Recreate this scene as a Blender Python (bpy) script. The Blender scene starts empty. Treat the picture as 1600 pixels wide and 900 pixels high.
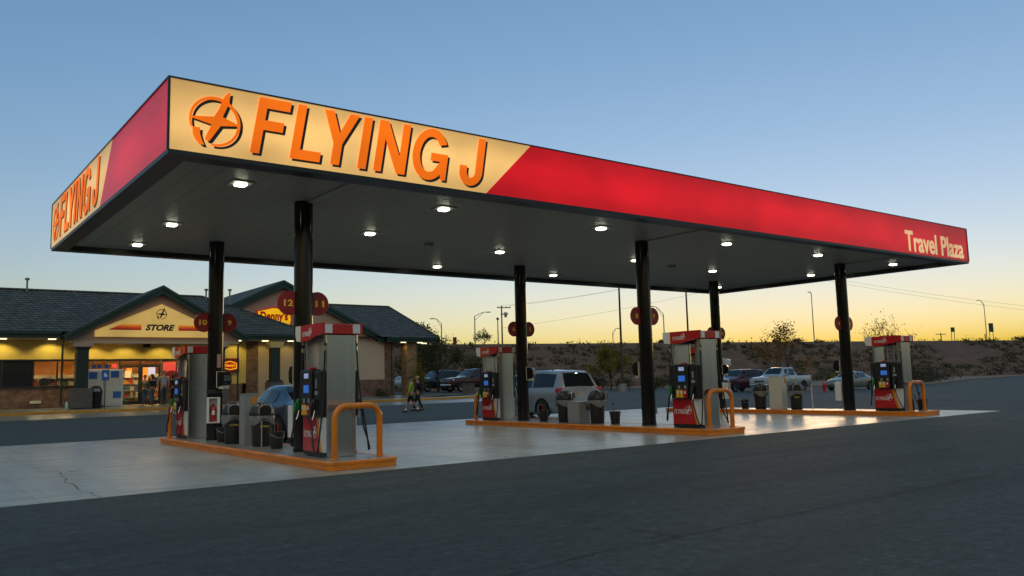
import bpy, bmesh, math, random
from math import sin, cos, pi, radians as R
from mathutils import Vector, Matrix, noise as mnoise
random.seed(7)
scn = bpy.context.scene
COL = scn.collection
EXPO = 2.3                 # the photograph is exposed for the dusk sky
ES = 2 ** -EXPO            # lamps and lit signs are given at exposure 0

# ------------------------------------------------------------------ helpers
def lerp(a, b, t): return a + (b - a) * t
def clamp(x, a=0.0, b=1.0): return max(a, min(b, x))
def sstep(a, b, x):
    t = clamp((x - a) / (b - a)); return t * t * (3 - 2 * t)
def interp(x, pts):
    if x <= pts[0][0]: return pts[0][1]
    for (x0, y0), (x1, y1) in zip(pts, pts[1:]):
        if x <= x1: return lerp(y0, y1, (x - x0) / (x1 - x0))
    return pts[-1][1]

class MB:
    """collects shapes, builds ONE mesh object"""
    def __init__(s): s.bm = bmesh.new(); s.mi = 0
    def _f(s, vs):
        try:
            f = s.bm.faces.new(vs); f.material_index = s.mi; return f
        except ValueError: return None
    def poly(s, pts): return s._f([s.bm.verts.new(p) for p in pts])
    def box(s, c, d, rz=0.0, bev=0.0, M=None):
        hx, hy, hz = d[0] / 2, d[1] / 2, d[2] / 2
        m = Matrix.Translation(c) @ Matrix.Rotation(rz, 4, 'Z')
        if M is not None: m = M @ m
        b2 = bmesh.new() if bev else s.bm
        vs = [b2.verts.new((sx * hx, sy * hy, sz * hz)) for sx in (-1, 1) for sy in (-1, 1) for sz in (-1, 1)]
        fs = [(0, 1, 3, 2), (4, 6, 7, 5), (0, 4, 5, 1), (2, 3, 7, 6), (0, 2, 6, 4), (1, 5, 7, 3)]
        if not bev:
            for v in vs: v.co = m @ v.co
            for f in fs: s._f([vs[i] for i in f])
        else:
            for f in fs: b2.faces.new([vs[i] for i in f])
            bmesh.ops.bevel(b2, geom=b2.edges[:], offset=bev, segments=2, profile=0.5, affect='EDGES')
            s.merge(b2, m); b2.free()
    def box2(s, a, b, bev=0.0):
        s.box([(a[i] + b[i]) / 2 for i in range(3)], [abs(b[i] - a[i]) for i in range(3)], 0, bev)
    def merge(s, b2, m=Matrix.Identity(4)):
        mp = {}
        for v in b2.verts: mp[v] = s.bm.verts.new(m @ v.co)
        for f in b2.faces: s._f([mp[v] for v in f.verts])
    def tube(s, path, r, seg=8, cap=True, r2=None):
        path = [Vector(p) for p in path]; n = len(path); rings = []
        up = None
        for i, p in enumerate(path):
            t = (path[min(i + 1, n - 1)] - path[max(i - 1, 0)]).normalized()
            if up is None:
                up = Vector((0, 0, 1)) if abs(t.z) < .9 else Vector((1, 0, 0))
            a = t.cross(up).normalized(); up = a.cross(t).normalized()
            rr = r if r2 is None else lerp(r, r2, i / max(1, n - 1))
            if isinstance(r, (list, tuple)): rr = r[i]
            rings.append([s.bm.verts.new(p + a * (rr * cos(2 * pi * k / seg)) + up * (rr * sin(2 * pi * k / seg))) for k in range(seg)])
        for q0, q1 in zip(rings, rings[1:]):
            for k in range(seg): s._f([q0[k], q0[(k + 1) % seg], q1[(k + 1) % seg], q1[k]])
        if cap:
            s._f(rings[0][::-1]); s._f(rings[-1])
    def lathe(s, prof, seg=20, M=Matrix.Identity(4), a0=0.0, a1=2 * pi):
        full = abs(a1 - a0 - 2 * pi) < 1e-6; n = seg if full else seg + 1
        rings = []
        for r, z in prof:
            if r < 1e-6: rings.append([s.bm.verts.new(M @ Vector((0, 0, z)))])
            else: rings.append([s.bm.verts.new(M @ Vector((r * cos(a0 + (a1 - a0) * k / seg), r * sin(a0 + (a1 - a0) * k / seg), z))) for k in range(n)])
        for q0, q1 in zip(rings, rings[1:]):
            for k in range(seg):
                k2 = (k + 1) % n
                if len(q0) == 1 and len(q1) == 1: continue
                if len(q0) == 1: s._f([q0[0], q1[k2], q1[k]])
                elif len(q1) == 1: s._f([q0[k], q0[k2], q1[0]])
                else: s._f([q0[k], q0[k2], q1[k2], q1[k]])
    def prism(s, pts, o, u, v, th):
        """2-D polygon in the frame (o,u,v), extruded by th along u x v"""
        o, u, v = Vector(o), Vector(u).normalized(), Vector(v).normalized(); n = u.cross(v) * th
        a = [s.bm.verts.new(o + u * p[0] + v * p[1]) for p in pts]
        b = [s.bm.verts.new(o + u * p[0] + v * p[1] + n) for p in pts]
        s._f(a[::-1]); s._f(b)
        for i in range(len(a)):
            j = (i + 1) % len(a); s._f([a[i], a[j], b[j], b[i]])
    def slab(s, top, dz):
        """polygon pushed down by dz into a solid"""
        a = [s.bm.verts.new(p) for p in top]; b = [s.bm.verts.new((p[0], p[1], p[2] - dz)) for p in top]
        s._f(a); s._f(b[::-1])
        for i in range(len(a)):
            j = (i + 1) % len(a); s._f([a[j], a[i], b[i], b[j]])
    def build(s, name, mats, parent=None, smooth=None, loc=None, rz=0.0, recalc=True):
        if recalc: bmesh.ops.recalc_face_normals(s.bm, faces=s.bm.faces[:])
        me = bpy.data.meshes.new(name); s.bm.to_mesh(me); s.bm.free()
        return link(name, me, mats, parent, smooth, loc, rz)

def link(name, me, mats, parent=None, smooth=None, loc=None, rz=0.0):
    if not isinstance(mats, (list, tuple)): mats = [mats]
    for m in mats: me.materials.append(m)
    if smooth is not None:
        me.polygons.foreach_set('use_smooth', [True] * len(me.polygons))
        if smooth < 179:
            try: me.set_sharp_from_angle(angle=R(smooth))
            except Exception: pass
    o = bpy.data.objects.new(name, me); COL.objects.link(o)
    if parent is not None: o.parent = parent
    if loc is not None: o.location = loc
    o.rotation_euler.z = rz
    return o

def tag(o, label, cat, group=None):
    o['label'] = label; o['category'] = cat
    if group: o['group'] = group
    return o
def thing(name, label, cat, loc=(0, 0, 0), rz=0.0, group=None):
    o = bpy.data.objects.new(name, None); o.empty_display_size = .2; COL.objects.link(o)
    o.location = loc; o.rotation_euler.z = rz
    return tag(o, label, cat, group)
def struct(o, kind='structure'):
    o['kind'] = kind; return o
def kids(o): return [c for c in bpy.data.objects if c.parent == o]
def copy_tree(o, parent=None):
    c = o.copy(); COL.objects.link(c); c.parent = parent
    for ch in kids(o): copy_tree(ch, c)
    return c
def dup(o, loc, label, rz=None):
    c = copy_tree(o); c.location = loc; c['label'] = label
    if rz is not None: c.rotation_euler.z = rz
    return c

def text_polys(body, shear=0.0, bold=0.0, extrude=.5, space=1.0):
    cu = bpy.data.curves.new('t', 'FONT'); cu.body = body; cu.size = 1; cu.shear = shear; cu.offset = bold
    cu.extrude = extrude; cu.resolution_u = 4; cu.space_character = space
    ob = bpy.data.objects.new('t', cu); COL.objects.link(ob)
    dg = bpy.context.evaluated_depsgraph_get(); dg.update()
    me = bpy.data.meshes.new_from_object(ob.evaluated_get(dg))
    bpy.data.objects.remove(ob); bpy.data.curves.remove(cu)
    return me
def add_text(mb, body, o, u, v, w, h, th=.004, shear=0.0, bold=0.0, space=1.0):
    """text fitted to the w x h rectangle whose lower-left corner is o, in the frame u,v"""
    me = text_polys(body, shear, bold, .5, space)
    o, u, v = Vector(o), Vector(u).normalized(), Vector(v).normalized(); n = u.cross(v)
    xs = [p.co.x for p in me.vertices]; ys = [p.co.y for p in me.vertices]
    x0, x1, y0, y1 = min(xs), max(xs), min(ys), max(ys)
    vs = [mb.bm.verts.new(o + u * ((p.co.x - x0) / (x1 - x0) * w) + v * ((p.co.y - y0) / (y1 - y0) * h) + n * ((p.co.z + .5) * th)) for p in me.vertices]
    for f in me.polygons: mb._f([vs[i] for i in f.vertices])
    bpy.data.meshes.remove(me)

# ------------------------------------------------------------------ materials
def mat(name, col, rough=.5, metal=0.0, spec=.5, coat=0.0, bump=None, var=None, emit=None, emit_s=0.0, streak=None, trans=0.0, coord='Object', brush=None):
    """bump=(scale,strength,detail); var=(scale,amount[,colour2]) ; streak=(sx,sy,sz,amount,colour2)"""
    m = bpy.data.materials.new(name); m.use_nodes = True; nt = m.node_tree; N = nt.nodes; L = nt.links
    b = N['Principled BSDF']; b.inputs['Base Color'].default_value = (*col, 1); b.inputs['Roughness'].default_value = rough
    b.inputs['Metallic'].default_value = metal; b.inputs['Specular IOR Level'].default_value = spec
    b.inputs['Coat Weight'].default_value = coat; b.inputs['Coat Roughness'].default_value = .06
    if trans: b.inputs['Transmission Weight'].default_value = trans
    tc = N.new('ShaderNodeTexCoord')
    src = None
    def mixc(prev, fac, c2):
        mx = N.new('ShaderNodeMix'); mx.data_type = 'RGBA'
        if prev is None: mx.inputs[6].default_value = (*col, 1)
        else: L.new(prev, mx.inputs[6])
        mx.inputs[7].default_value = (*c2, 1); L.new(fac, mx.inputs[0]); return mx.outputs[2]
    if var:
        n = N.new('ShaderNodeTexNoise'); n.inputs['Scale'].default_value = var[0]; n.inputs['Detail'].default_value = 5
        n.inputs['Roughness'].default_value = .65
        L.new(tc.outputs[coord], n.inputs['Vector'])
        mr = N.new('ShaderNodeMapRange'); mr.inputs[1].default_value = .38; mr.inputs[2].default_value = .66; mr.inputs[4].default_value = var[1]
        L.new(n.outputs[0], mr.inputs[0])
        src = mixc(src, mr.outputs[0], var[2] if len(var) > 2 else tuple(c * .45 for c in col))
    if streak:
        mp = N.new('ShaderNodeMapping'); mp.inputs['Scale'].default_value = streak[:3]; L.new(tc.outputs[coord], mp.inputs[0])
        n = N.new('ShaderNodeTexNoise'); n.inputs['Scale'].default_value = 1; n.inputs['Detail'].default_value = 6
        L.new(mp.outputs[0], n.inputs['Vector'])
        mr = N.new('ShaderNodeMapRange'); mr.inputs[1].default_value = .42; mr.inputs[2].default_value = .7; mr.inputs[4].default_value = streak[3]
        L.new(n.outputs[0], mr.inputs[0]); src = mixc(src, mr.outputs[0], streak[4])
    if src is not None: L.new(src, b.inputs['Base Color'])
    if bump:
        n = N.new('ShaderNodeTexNoise'); n.inputs['Scale'].default_value = bump[0]; n.inputs['Detail'].default_value = bump[2] if len(bump) > 2 else 4
        L.new(tc.outputs[coord], n.inputs['Vector'])
        bp = N.new('ShaderNodeBump'); bp.inputs['Strength'].default_value = bump[1]; bp.inputs['Distance'].default_value = .02
        L.new(n.outputs[0], bp.inputs['Height']); L.new(bp.outputs[0], b.inputs['Normal'])
    if brush:
        mp = N.new('ShaderNodeMapping'); mp.inputs['Scale'].default_value = brush[:3]; L.new(tc.outputs[coord], mp.inputs[0])
        n = N.new('ShaderNodeTexNoise'); n.inputs['Scale'].default_value = 1; n.inputs['Detail'].default_value = 5
        L.new(mp.outputs[0], n.inputs['Vector'])
        mr = N.new('ShaderNodeMapRange'); mr.inputs[3].default_value = max(.05, rough - brush[3]); mr.inputs[4].default_value = rough + brush[3]
        L.new(n.outputs[0], mr.inputs[0]); L.new(mr.outputs[0], b.inputs['Roughness'])
        bp = N.new('ShaderNodeBump'); bp.inputs['Strength'].default_value = .018; bp.inputs['Distance'].default_value = .01
        L.new(n.outputs[0], bp.inputs['Height']); L.new(bp.outputs[0], b.inputs['Normal'])
    if emit:
        b.inputs['Emission Color'].default_value = (*emit, 1); b.inputs['Emission Strength'].default_value = emit_s * ES
    return m

M = {}
def asphalt(name, c, c2, worn):
    m = mat(name, c, .82, spec=.35, coord='Object'); nt = m.node_tree; N = nt.nodes; L = nt.links; b = N['Principled BSDF']
    tc = N['Texture Coordinate'] if 'Texture Coordinate' in N else [n for n in N if n.type == 'TEX_COORD'][0]
    def nz(s, d=6, r=.6):
        n = N.new('ShaderNodeTexNoise'); n.inputs['Scale'].default_value = s; n.inputs['Detail'].default_value = d; n.inputs['Roughness'].default_value = r
        L.new(tc.outputs['Object'], n.inputs['Vector']); return n.outputs[0]
    def rng(x, a, b_, c_=0, d=1):
        r = N.new('ShaderNodeMapRange'); r.inputs[1].default_value = a; r.inputs[2].default_value = b_; r.inputs[3].default_value = c_; r.inputs[4].default_value = d
        L.new(x, r.inputs[0]); return r.outputs[0]
    def mix(f, a, b_, typ='MIX'):
        x = N.new('ShaderNodeMix'); x.data_type = 'RGBA'; x.blend_type = typ
        for i, q in ((0, f), (6, a), (7, b_)):
            if isinstance(q, (tuple, list)): x.inputs[i].default_value = (*q, 1)
            elif isinstance(q, float): x.inputs[i].default_value = q
            else: L.new(q, x.inputs[i])
        return x.outputs[2]
    def nzs(sc):
        mp = N.new('ShaderNodeMapping'); mp.inputs['Scale'].default_value = sc; L.new(tc.outputs['Object'], mp.inputs[0]); n = N.new('ShaderNodeTexNoise'); n.inputs['Scale'].default_value = 1; n.inputs['Detail'].default_value = 7; n.inputs['Roughness'].default_value = .7; L.new(mp.outputs[0], n.inputs['Vector']); return n.outputs[0]
    big = rng(nz(.22, 6, .7), .38, .64)
    col = mix(big, c, c2)
    # aggregate
    vo = N.new('ShaderNodeTexVoronoi'); vo.inputs['Scale'].default_value = 38; L.new(tc.outputs['Object'], vo.inputs['Vector'])
    agg = rng(nz(26, 4, .8), .50, .70)
    col = mix(agg, col, worn)
    gr = rng(nz(13, 4, .75), .42, .64, 0, .75)
    col = mix(gr, col, tuple(x * .55 for x in c))
    mid = rng(nz(5, 8, .8), .40, .62, 0, .8)
    col = mix(mid, col, tuple(x * .55 for x in c))
    lit = rng(nz(7.3, 7, .8), .54, .68, 0, .7)
    col = mix(lit, col, tuple(x * 1.75 for x in c))
    col = mix(rng(nzs((.10, .75, 1)), .46, .66, 0, .55), col, tuple(x * .42 for x in c))
    # oil stains
    st = rng(nz(.42, 5, .7), .56, .72, 0, .7)
    col = mix(st, col, tuple(x * .45 for x in c))
    # cracks: thin lines of a distorted voronoi edge field, broken up by noise
    dn = N.new('ShaderNodeTexNoise'); dn.inputs['Scale'].default_value = .9; dn.inputs['Detail'].default_value = 5; L.new(tc.outputs['Object'], dn.inputs['Vector'])
    add = N.new('ShaderNodeVectorMath'); add.operation = 'MULTIPLY_ADD'; L.new(dn.outputs['Color'], add.inputs[0]); add.inputs[1].default_value = (2.2, 2.2, 0); L.new(tc.outputs['Object'], add.inputs[2])
    v2 = N.new('ShaderNodeTexVoronoi'); v2.feature = 'DISTANCE_TO_EDGE'; v2.inputs['Scale'].default_value = .16; L.new(add.outputs[0], v2.inputs['Vector'])
    line = rng(v2.outputs['Distance'], .001, .0045, 1, 0)
    brk = rng(nz(.35, 3), .47, .58)
    mu = N.new('ShaderNodeMath'); mu.operation = 'MULTIPLY'; L.new(line, mu.inputs[0]); L.new(brk, mu.inputs[1])
    mu2 = N.new('ShaderNodeMath'); mu2.operation = 'MULTIPLY'; L.new(mu.outputs[0], mu2.inputs[0]); mu2.inputs[1].default_value = .7
    col = mix(mu2.outputs[0], col, tuple(x * .25 for x in c))
    L.new(col, b.inputs['Base Color'])
    bp = N.new('ShaderNodeBump'); bp.inputs['Strength'].default_value = .8; bp.inputs['Distance'].default_value = .014
    L.new(nz(28, 4, .8), bp.inputs['Height']); L.new(bp.outputs[0], b.inputs['Normal'])
    return m
def concrete(name, c, joints=None):
    m = mat(name, c, .42, spec=.5); nt = m.node_tree; N = nt.nodes; L = nt.links; b = N['Principled BSDF']
    tc = [n for n in N if n.type == 'TEX_COORD'][0]
    def nz(s, d=6, r=.6, sc=None):
        n = N.new('ShaderNodeTexNoise'); n.inputs['Scale'].default_value = s; n.inputs['Detail'].default_value = d; n.inputs['Roughness'].default_value = r
        if sc:
            mp = N.new('ShaderNodeMapping'); mp.inputs['Scale'].default_value = sc; L.new(tc.outputs['Object'], mp.inputs[0]); L.new(mp.outputs[0], n.inputs['Vector'])
        else: L.new(tc.outputs['Object'], n.inputs['Vector'])
        return n.outputs[0]
    def rng(x, a, b_, c_=0, d=1):
        r = N.new('ShaderNodeMapRange'); r.inputs[1].default_value = a; r.inputs[2].default_value = b_; r.inputs[3].default_value = c_; r.inputs[4].default_value = d
        L.new(x, r.inputs[0]); return r.outputs[0]
    def mix(f, a, b_):
        x = N.new('ShaderNodeMix'); x.data_type = 'RGBA'
        for i, q in ((0, f), (6, a), (7, b_)):
            if isinstance(q, (tuple, list)): x.inputs[i].default_value = (*q, 1)
            else: L.new(q, x.inputs[i])
        return x.outputs[2]
    col = mix(rng(nz(.35), .35, .7), c, tuple(x * .72 for x in c))
    # tyre tracks and drips run the way the cars drive (along Y)
    col = mix(rng(nz(1, 5, .6, (1.1, .12, 1)), .46, .70, 0, .9), col, tuple(x * .45 for x in c))
    col = mix(rng(nz(1, 6, .65, (.3, 2.2, 1)), .45, .68, 0, .7), col, tuple(x * .6 for x in c))
    col = mix(rng(nz(1.3, 5, .7), .58, .74, 0, .8), col, tuple(x * .38 for x in c))
    col = mix(rng(nz(14, 5, .7), .45, .75, 0, .35), col, tuple(x * .6 for x in c))
    if joints:
        for ax, sp, off in joints:
            sx = N.new('ShaderNodeSeparateXYZ'); L.new(tc.outputs['Object'], sx.inputs[0])
            a = N.new('ShaderNodeMath'); a.operation = 'ADD'; a.inputs[1].default_value = off + 1000 * sp; L.new(sx.outputs[ax], a.inputs[0])
            mo = N.new('ShaderNodeMath'); mo.operation = 'MODULO'; mo.inputs[1].default_value = sp; L.new(a.outputs[0], mo.inputs[0])
            col = mix(rng(mo.outputs[0], .010, .022, .75, 0), col, tuple(x * .22 for x in c))
    # one wandering crack network
    dn = N.new('ShaderNodeTexNoise'); dn.inputs['Scale'].default_value = 1.6; dn.inputs['Detail'].default_value = 6; L.new(tc.outputs['Object'], dn.inputs['Vector'])
    add = N.new('ShaderNodeVectorMath'); add.operation = 'MULTIPLY_ADD'; L.new(dn.outputs['Color'], add.inputs[0]); add.inputs[1].default_value = (1.2, 1.2, 0); L.new(tc.outputs['Object'], add.inputs[2])
    v2 = N.new('ShaderNodeTexVoronoi'); v2.feature = 'DISTANCE_TO_EDGE'; v2.inputs['Scale'].default_value = .13; L.new(add.outputs[0], v2.inputs['Vector'])
    ck = rng(v2.outputs['Distance'], .0008, .003, 1, 0)
    mu = N.new('ShaderNodeMath'); mu.operation = 'MULTIPLY'; L.new(ck, mu.inputs[0]); L.new(rng(nz(.4, 2), .5, .6, 0, .8), mu.inputs[1])
    col = mix(mu.outputs[0], col, tuple(x * .18 for x in c))
    L.new(col, b.inputs['Base Color'])
    L.new(rng(nz(2.2, 6, .7, (.35, 1, 1)), .3, .75, .24, .48), b.inputs['Roughness']); b.inputs['Specular IOR Level'].default_value = .75
    L.new(rng(nz(1, 6, .7, (.30, 1.5, 1)), .38, .68, .04, .34), b.inputs['Coat Weight']); b.inputs['Coat Roughness'].default_value = .26
    bp = N.new('ShaderNodeBump'); bp.inputs['Strength'].default_value = .12; bp.inputs['Distance'].default_value = .01
    L.new(nz(22, 5, .7), bp.inputs['Height']); L.new(bp.outputs[0], b.inputs['Normal'])
    return m
def brickmat(name, c1, c2, mortar, bw, bh, rough=.85, bump=.5, swap=False, off=.5, ms=.09):
    m = mat(name, c1, rough); nt = m.node_tree; N = nt.nodes; L = nt.links; b = N['Principled BSDF']
    tc = [n for n in N if n.type == 'TEX_COORD'][0]
    sp = N.new('ShaderNodeSeparateXYZ'); L.new(tc.outputs['Object'], sp.inputs[0])
    ad = N.new('ShaderNodeMath'); ad.operation = 'ADD'; L.new(sp.outputs[0], ad.inputs[0])
    if swap: ad.inputs[1].default_value = 0
    else: L.new(sp.outputs[1], ad.inputs[1])
    cb = N.new('ShaderNodeCombineXYZ'); L.new(ad.outputs[0], cb.inputs[0]); L.new(sp.outputs[2], cb.inputs[1])
    br = N.new('ShaderNodeTexBrick'); L.new(cb.outputs[0], br.inputs['Vector'])
    br.inputs['Scale'].default_value = 1; br.inputs['Brick Width'].default_value = bw; br.inputs['Row Height'].default_value = bh
    br.inputs['Mortar Size'].default_value = bh * ms; br.inputs['Color1'].default_value = (*c1, 1); br.inputs['Color2'].default_value = (*c2, 1)
    br.inputs['Mortar'].default_value = (*mortar, 1); br.offset = off
    n = N.new('ShaderNodeTexNoise'); n.inputs['Scale'].default_value = 3; n.inputs['Detail'].default_value = 6; L.new(tc.outputs['Object'], n.inputs['Vector'])
    mx = N.new('ShaderNodeMix'); mx.data_type = 'RGBA'; mx.blend_type = 'MULTIPLY'; mx.inputs[0].default_value = .6
    L.new(br.outputs['Color'], mx.inputs[6]); L.new(n.outputs['Color'], mx.inputs[7])
    hs = N.new('ShaderNodeHueSaturation'); hs.inputs['Saturation'].default_value = .0; L.new(n.outputs['Color'], hs.inputs['Color']); 
    mr = N.new('ShaderNodeMapRange'); mr.inputs[1].default_value = .3; mr.inputs[2].default_value = .7; mr.inputs[3].default_value = .55; mr.inputs[4].default_value = 1.35
    L.new(n.outputs[0], mr.inputs[0]); vm = N.new('ShaderNodeVectorMath'); vm.operation = 'SCALE'; L.new(br.outputs['Color'], vm.inputs[0]); L.new(mr.outputs[0], vm.inputs['Scale'])
    L.new(vm.outputs[0], b.inputs['Base Color'])
    bp = N.new('ShaderNodeBump'); bp.inputs['Strength'].default_value = bump; bp.inputs['Distance'].default_value = bh * .15; bp.invert = True
    L.new(br.outputs['Fac'], bp.inputs['Height']); L.new(bp.outputs[0], b.inputs['Normal'])
    return m

M['asphalt'] = asphalt('asphalt', (.056, .072, .073), (.076, .094, .094), (.19, .21, .21))
M['concrete'] = concrete('forecourt concrete', (.40, .40, .35), [(0, 4.85, 1.6), (1, 4.6, .5)])
M['walk'] = concrete('pavement concrete', (.27, .26, .24), [(0, 1.5, 0)])
M['islandtop'] = concrete('island concrete', (.24, .235, .215))
M['orange'] = mat('orange kerb paint', (.84, .24, .010), .42, var=(5, .5, (.60, .15, .01)), streak=(1.3, 1.3, 14, .45, (.22, .09, .025)), bump=(30, .15))
M['orange_pipe'] = mat('orange guard paint', (.86, .24, .010), .3, coat=.2, var=(8, .35, (.5, .13, .01)), streak=(6, 6, 3, .4, (.34, .11, .02)))
M['yellow_kerb'] = mat('yellow kerb paint', (.55, .27, .02), .7, var=(1.2, .8, (.33, .15, .02)))
M['stain'] = mat('brushed stainless steel', (.58, .58, .585), .25, 1.0, brush=(26, 26, .25, .10))
M['grey_metal'] = mat('grey painted metal', (.32, .34, .35), .4, .3, brush=(30, 30, .6, .1))
M['black'] = mat('black plastic', (.013, .013, .014), .38, var=(9, .4, (.03, .03, .03)))
M['blackgloss'] = mat('black enamel', (.008, .008, .009), .17, spec=.42, brush=(3, 3, .3, .05))
M['rubber'] = mat('black rubber', (.012, .012, .012), .6)
M['trim'] = mat('black trim metal', (.012, .013, .013), .35)
M['red'] = mat('pump red enamel', (.50, .012, .016), .25, coat=.3)
M['white'] = mat('white enamel', (.74, .75, .76), .3, coat=.2)
M['offwhite'] = mat('off white plastic', (.62, .60, .50), .45)
M['yellow'] = mat('yellow enamel', (.75, .42, .02), .35)
M['gold'] = mat('amber stripe', (.68, .26, .012), .35)
M['green'] = mat('green nozzle plastic', (.01, .16, .03), .4)
M['screen'] = mat('pump screen', (.02, .05, .2), .2, emit=(.05, .22, .80), emit_s=.45)
M['screen2'] = mat('pump price display', (.3, .34, .5), .2, emit=(.42, .52, .9), emit_s=.38)
M['chrome'] = mat('chrome', (.75, .75, .75), .12, 1.0)
M['liner'] = mat('clear bin liner', (.26, .28, .29), .3, trans=.35, bump=(18, .9))
M['discred'] = mat('number sign red', (.26, .012, .014), .4)
M['discyel'] = mat('number sign yellow', (.85, .60, .04), .5)
M['textyel'] = mat('faded yellow lettering', (.55, .47, .05), .6)
M['pink'] = mat('pale red notice', (.55, .30, .28), .6)
M['soffit'] = mat('white canopy decking', (.31, .325, .29), .42, spec=.35, var=(.8, .35, (.27, .285, .255)))
M['lamp'] = mat('downlight lens', (.9, .9, .85), .4, emit=(1.0, .97, .74), emit_s=9)
M['skin'] = mat('skin', (.42, .22, .15), .55)
M['bark'] = mat('bark', (.055, .043, .034), .9, bump=(20, .6), var=(6, .6))
M['wood'] = mat('weathered pole wood', (.075, .055, .04), .85, var=(8, .5))
M['galv'] = mat('galvanised steel', (.24, .25, .25), .5, .5)
M['darkpole'] = mat('dark bronze pole', (.035, .028, .022), .5)
M['wire'] = mat('overhead wire', (.05, .05, .05), .6)
def panel(name, c, s, gl, tubes=False):
    s0 = s; s = s * ES
    """backlit acrylic: the tubes behind are a little uneven"""
    m = mat(name, c, gl, spec=.25, emit=c, emit_s=s0); nt = m.node_tree; N = nt.nodes; L = nt.links; b = N['Principled BSDF']
    tc = [n for n in N if n.type == 'TEX_COORD'][0]
    mp = N.new('ShaderNodeMapping'); mp.inputs['Scale'].default_value = (.55, .55, .9); L.new(tc.outputs['Object'], mp.inputs[0])
    n = N.new('ShaderNodeTexNoise'); n.inputs['Scale'].default_value = 1; n.inputs['Detail'].default_value = 2; L.new(mp.outputs[0], n.inputs['Vector'])
    def rng(x, a, b_, c_, d, smooth=False):
        r = N.new('ShaderNodeMapRange'); r.inputs[1].default_value = a; r.inputs[2].default_value = b_; r.inputs[3].default_value = c_; r.inputs[4].default_value = d
        if smooth: r.interpolation_type = 'SMOOTHSTEP'
        L.new(x, r.inputs[0]); return r.outputs[0]
    def mul(x, y):
        q = N.new('ShaderNodeMath'); q.operation = 'MULTIPLY'; L.new(x, q.inputs[0])
        if isinstance(y, float): q.inputs[1].default_value = y
        else: L.new(y, q.inputs[1])
        return q.outputs[0]
    f = rng(n.outputs[0], .3, .7, .72, 1.22)
    if tubes:   # a row of tubes runs along the middle of the light box and stops short of its ends
        sp = N.new('ShaderNodeSeparateXYZ'); L.new(tc.outputs['Object'], sp.inputs[0])
        f = mul(f, mul(rng(sp.outputs[2], 5.03, 5.45, .72, 1.0, True), rng(sp.outputs[2], 6.14, 5.62, .62, 1.1, True)))
        f = mul(f, mul(rng(sp.outputs[0], 26.0, 19.0, .62, 1.0, True), rng(sp.outputs[0], .0, 1.0, .80, 1.0, True)))
    L.new(mul(f, s), b.inputs['Emission Strength'])
    return m
M['p_cream'] = panel('backlit cream acrylic', (.88, .51, .165), .84, .3, True)
M['p_red'] = panel('backlit red acrylic', (.62, .006, .012), .76, .28, True)
M['p_orange'] = panel('backlit orange vinyl', (.90, .155, .003), .80, .5)
M['p_tan'] = panel('backlit tan lettering', (.85, .55, .28), .62, .4)
M['p_black'] = mat('black vinyl shadow', (.012, .011, .010), .5)
# ------------------------------------------------------------------ ground
def gA(X): return interp(X, [(-30, .5), (5, .5), (15, .44), (25, .42), (36, .52), (48, .06), (58, 0)])
def g(X, Y):
    z = gA(X) * sstep(19, 38, Y)
    if Y > 38: z += gA(X) * .018 * min(Y - 38, 22)
    return z
def axis(parts):
    out = []
    for a, b, n in parts: out += [a + (b - a) * i / n for i in range(n)]
    return out + [parts[-1][1]]
def sheet(xs, ys, fz):
    mb = MB(); vs = [[mb.bm.verts.new((x, y, fz(x, y))) for y in ys] for x in xs]
    for i in range(len(xs) - 1):
        for j in range(len(ys) - 1): mb._f([vs[i][j], vs[i + 1][j], vs[i + 1][j + 1], vs[i][j + 1]])
    return mb
mb = sheet(axis([(-2000, -40, 4), (-40, 80, 60), (80, 400, 8), (400, 3000, 4)]), axis([(-600, -20, 4), (-20, 16, 6), (16, 70, 54), (70, 200, 8), (200, 3000, 5)]), g)
struct(mb.build('ground', M['asphalt'], smooth=180))
# concrete forecourt slab, 4 mm above the asphalt sheet
mb = MB(); mb.slab([(-14, -.52, .006), (26.2, -.52, .006), (26.2, 13.5, .006), (-14, 13.5, .006)], .05)
struct(mb.build('forecourt_slab', M['concrete']))

# old seams and cracks in the asphalt, filled with tar
M['tar'] = mat('tar filled crack', (.024, .026, .026), .95, spec=.1)
def seam(pts, w, seed):
    rnd = random.Random(seed); P = [Vector((x, y, 0)) for x, y in pts]; path = []
    for a, b in zip(P, P[1:]):
        n = max(2, int((b - a).length / .25)); path += [a.lerp(b, i / n) for i in range(n)]
    path.append(P[-1]); off = 0; mb = MB(); prev = None
    for i, p in enumerate(path):
        t = (path[min(i + 1, len(path) - 1)] - path[max(i - 1, 0)]).normalized(); nrm = Vector((-t.y, t.x, 0)); off = off * .8 + rnd.gauss(0, .035); ww = w * rnd.uniform(.25, 1.2)
        q = p + nrm * off; row = (mb.bm.verts.new(q - nrm * ww + Vector((0, 0, .0105))), mb.bm.verts.new(q + nrm * ww + Vector((0, 0, .0105))))
        if prev: mb._f([prev[0], row[0], row[1], prev[1]])
        prev = row
    struct(mb.build('asphalt_seam', M['tar']))
seam([(-6, -4.05), (-2.4, -4.04), (1.1, -4.06), (2.2, -4.22), (3.8, -4.25), (9.5, -4.2)], .006, 1)
seam([(13, -7.8), (5.93, -7.78), (3.7, -7.75), (1.54, -7.75), (-1, -7.8)], .006, 2)
seam([(-.7, 4.48), (-.88, 2.22), (-.91, 1.3), (-.94, .49), (-.93, -.5)], .006, 4)
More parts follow.
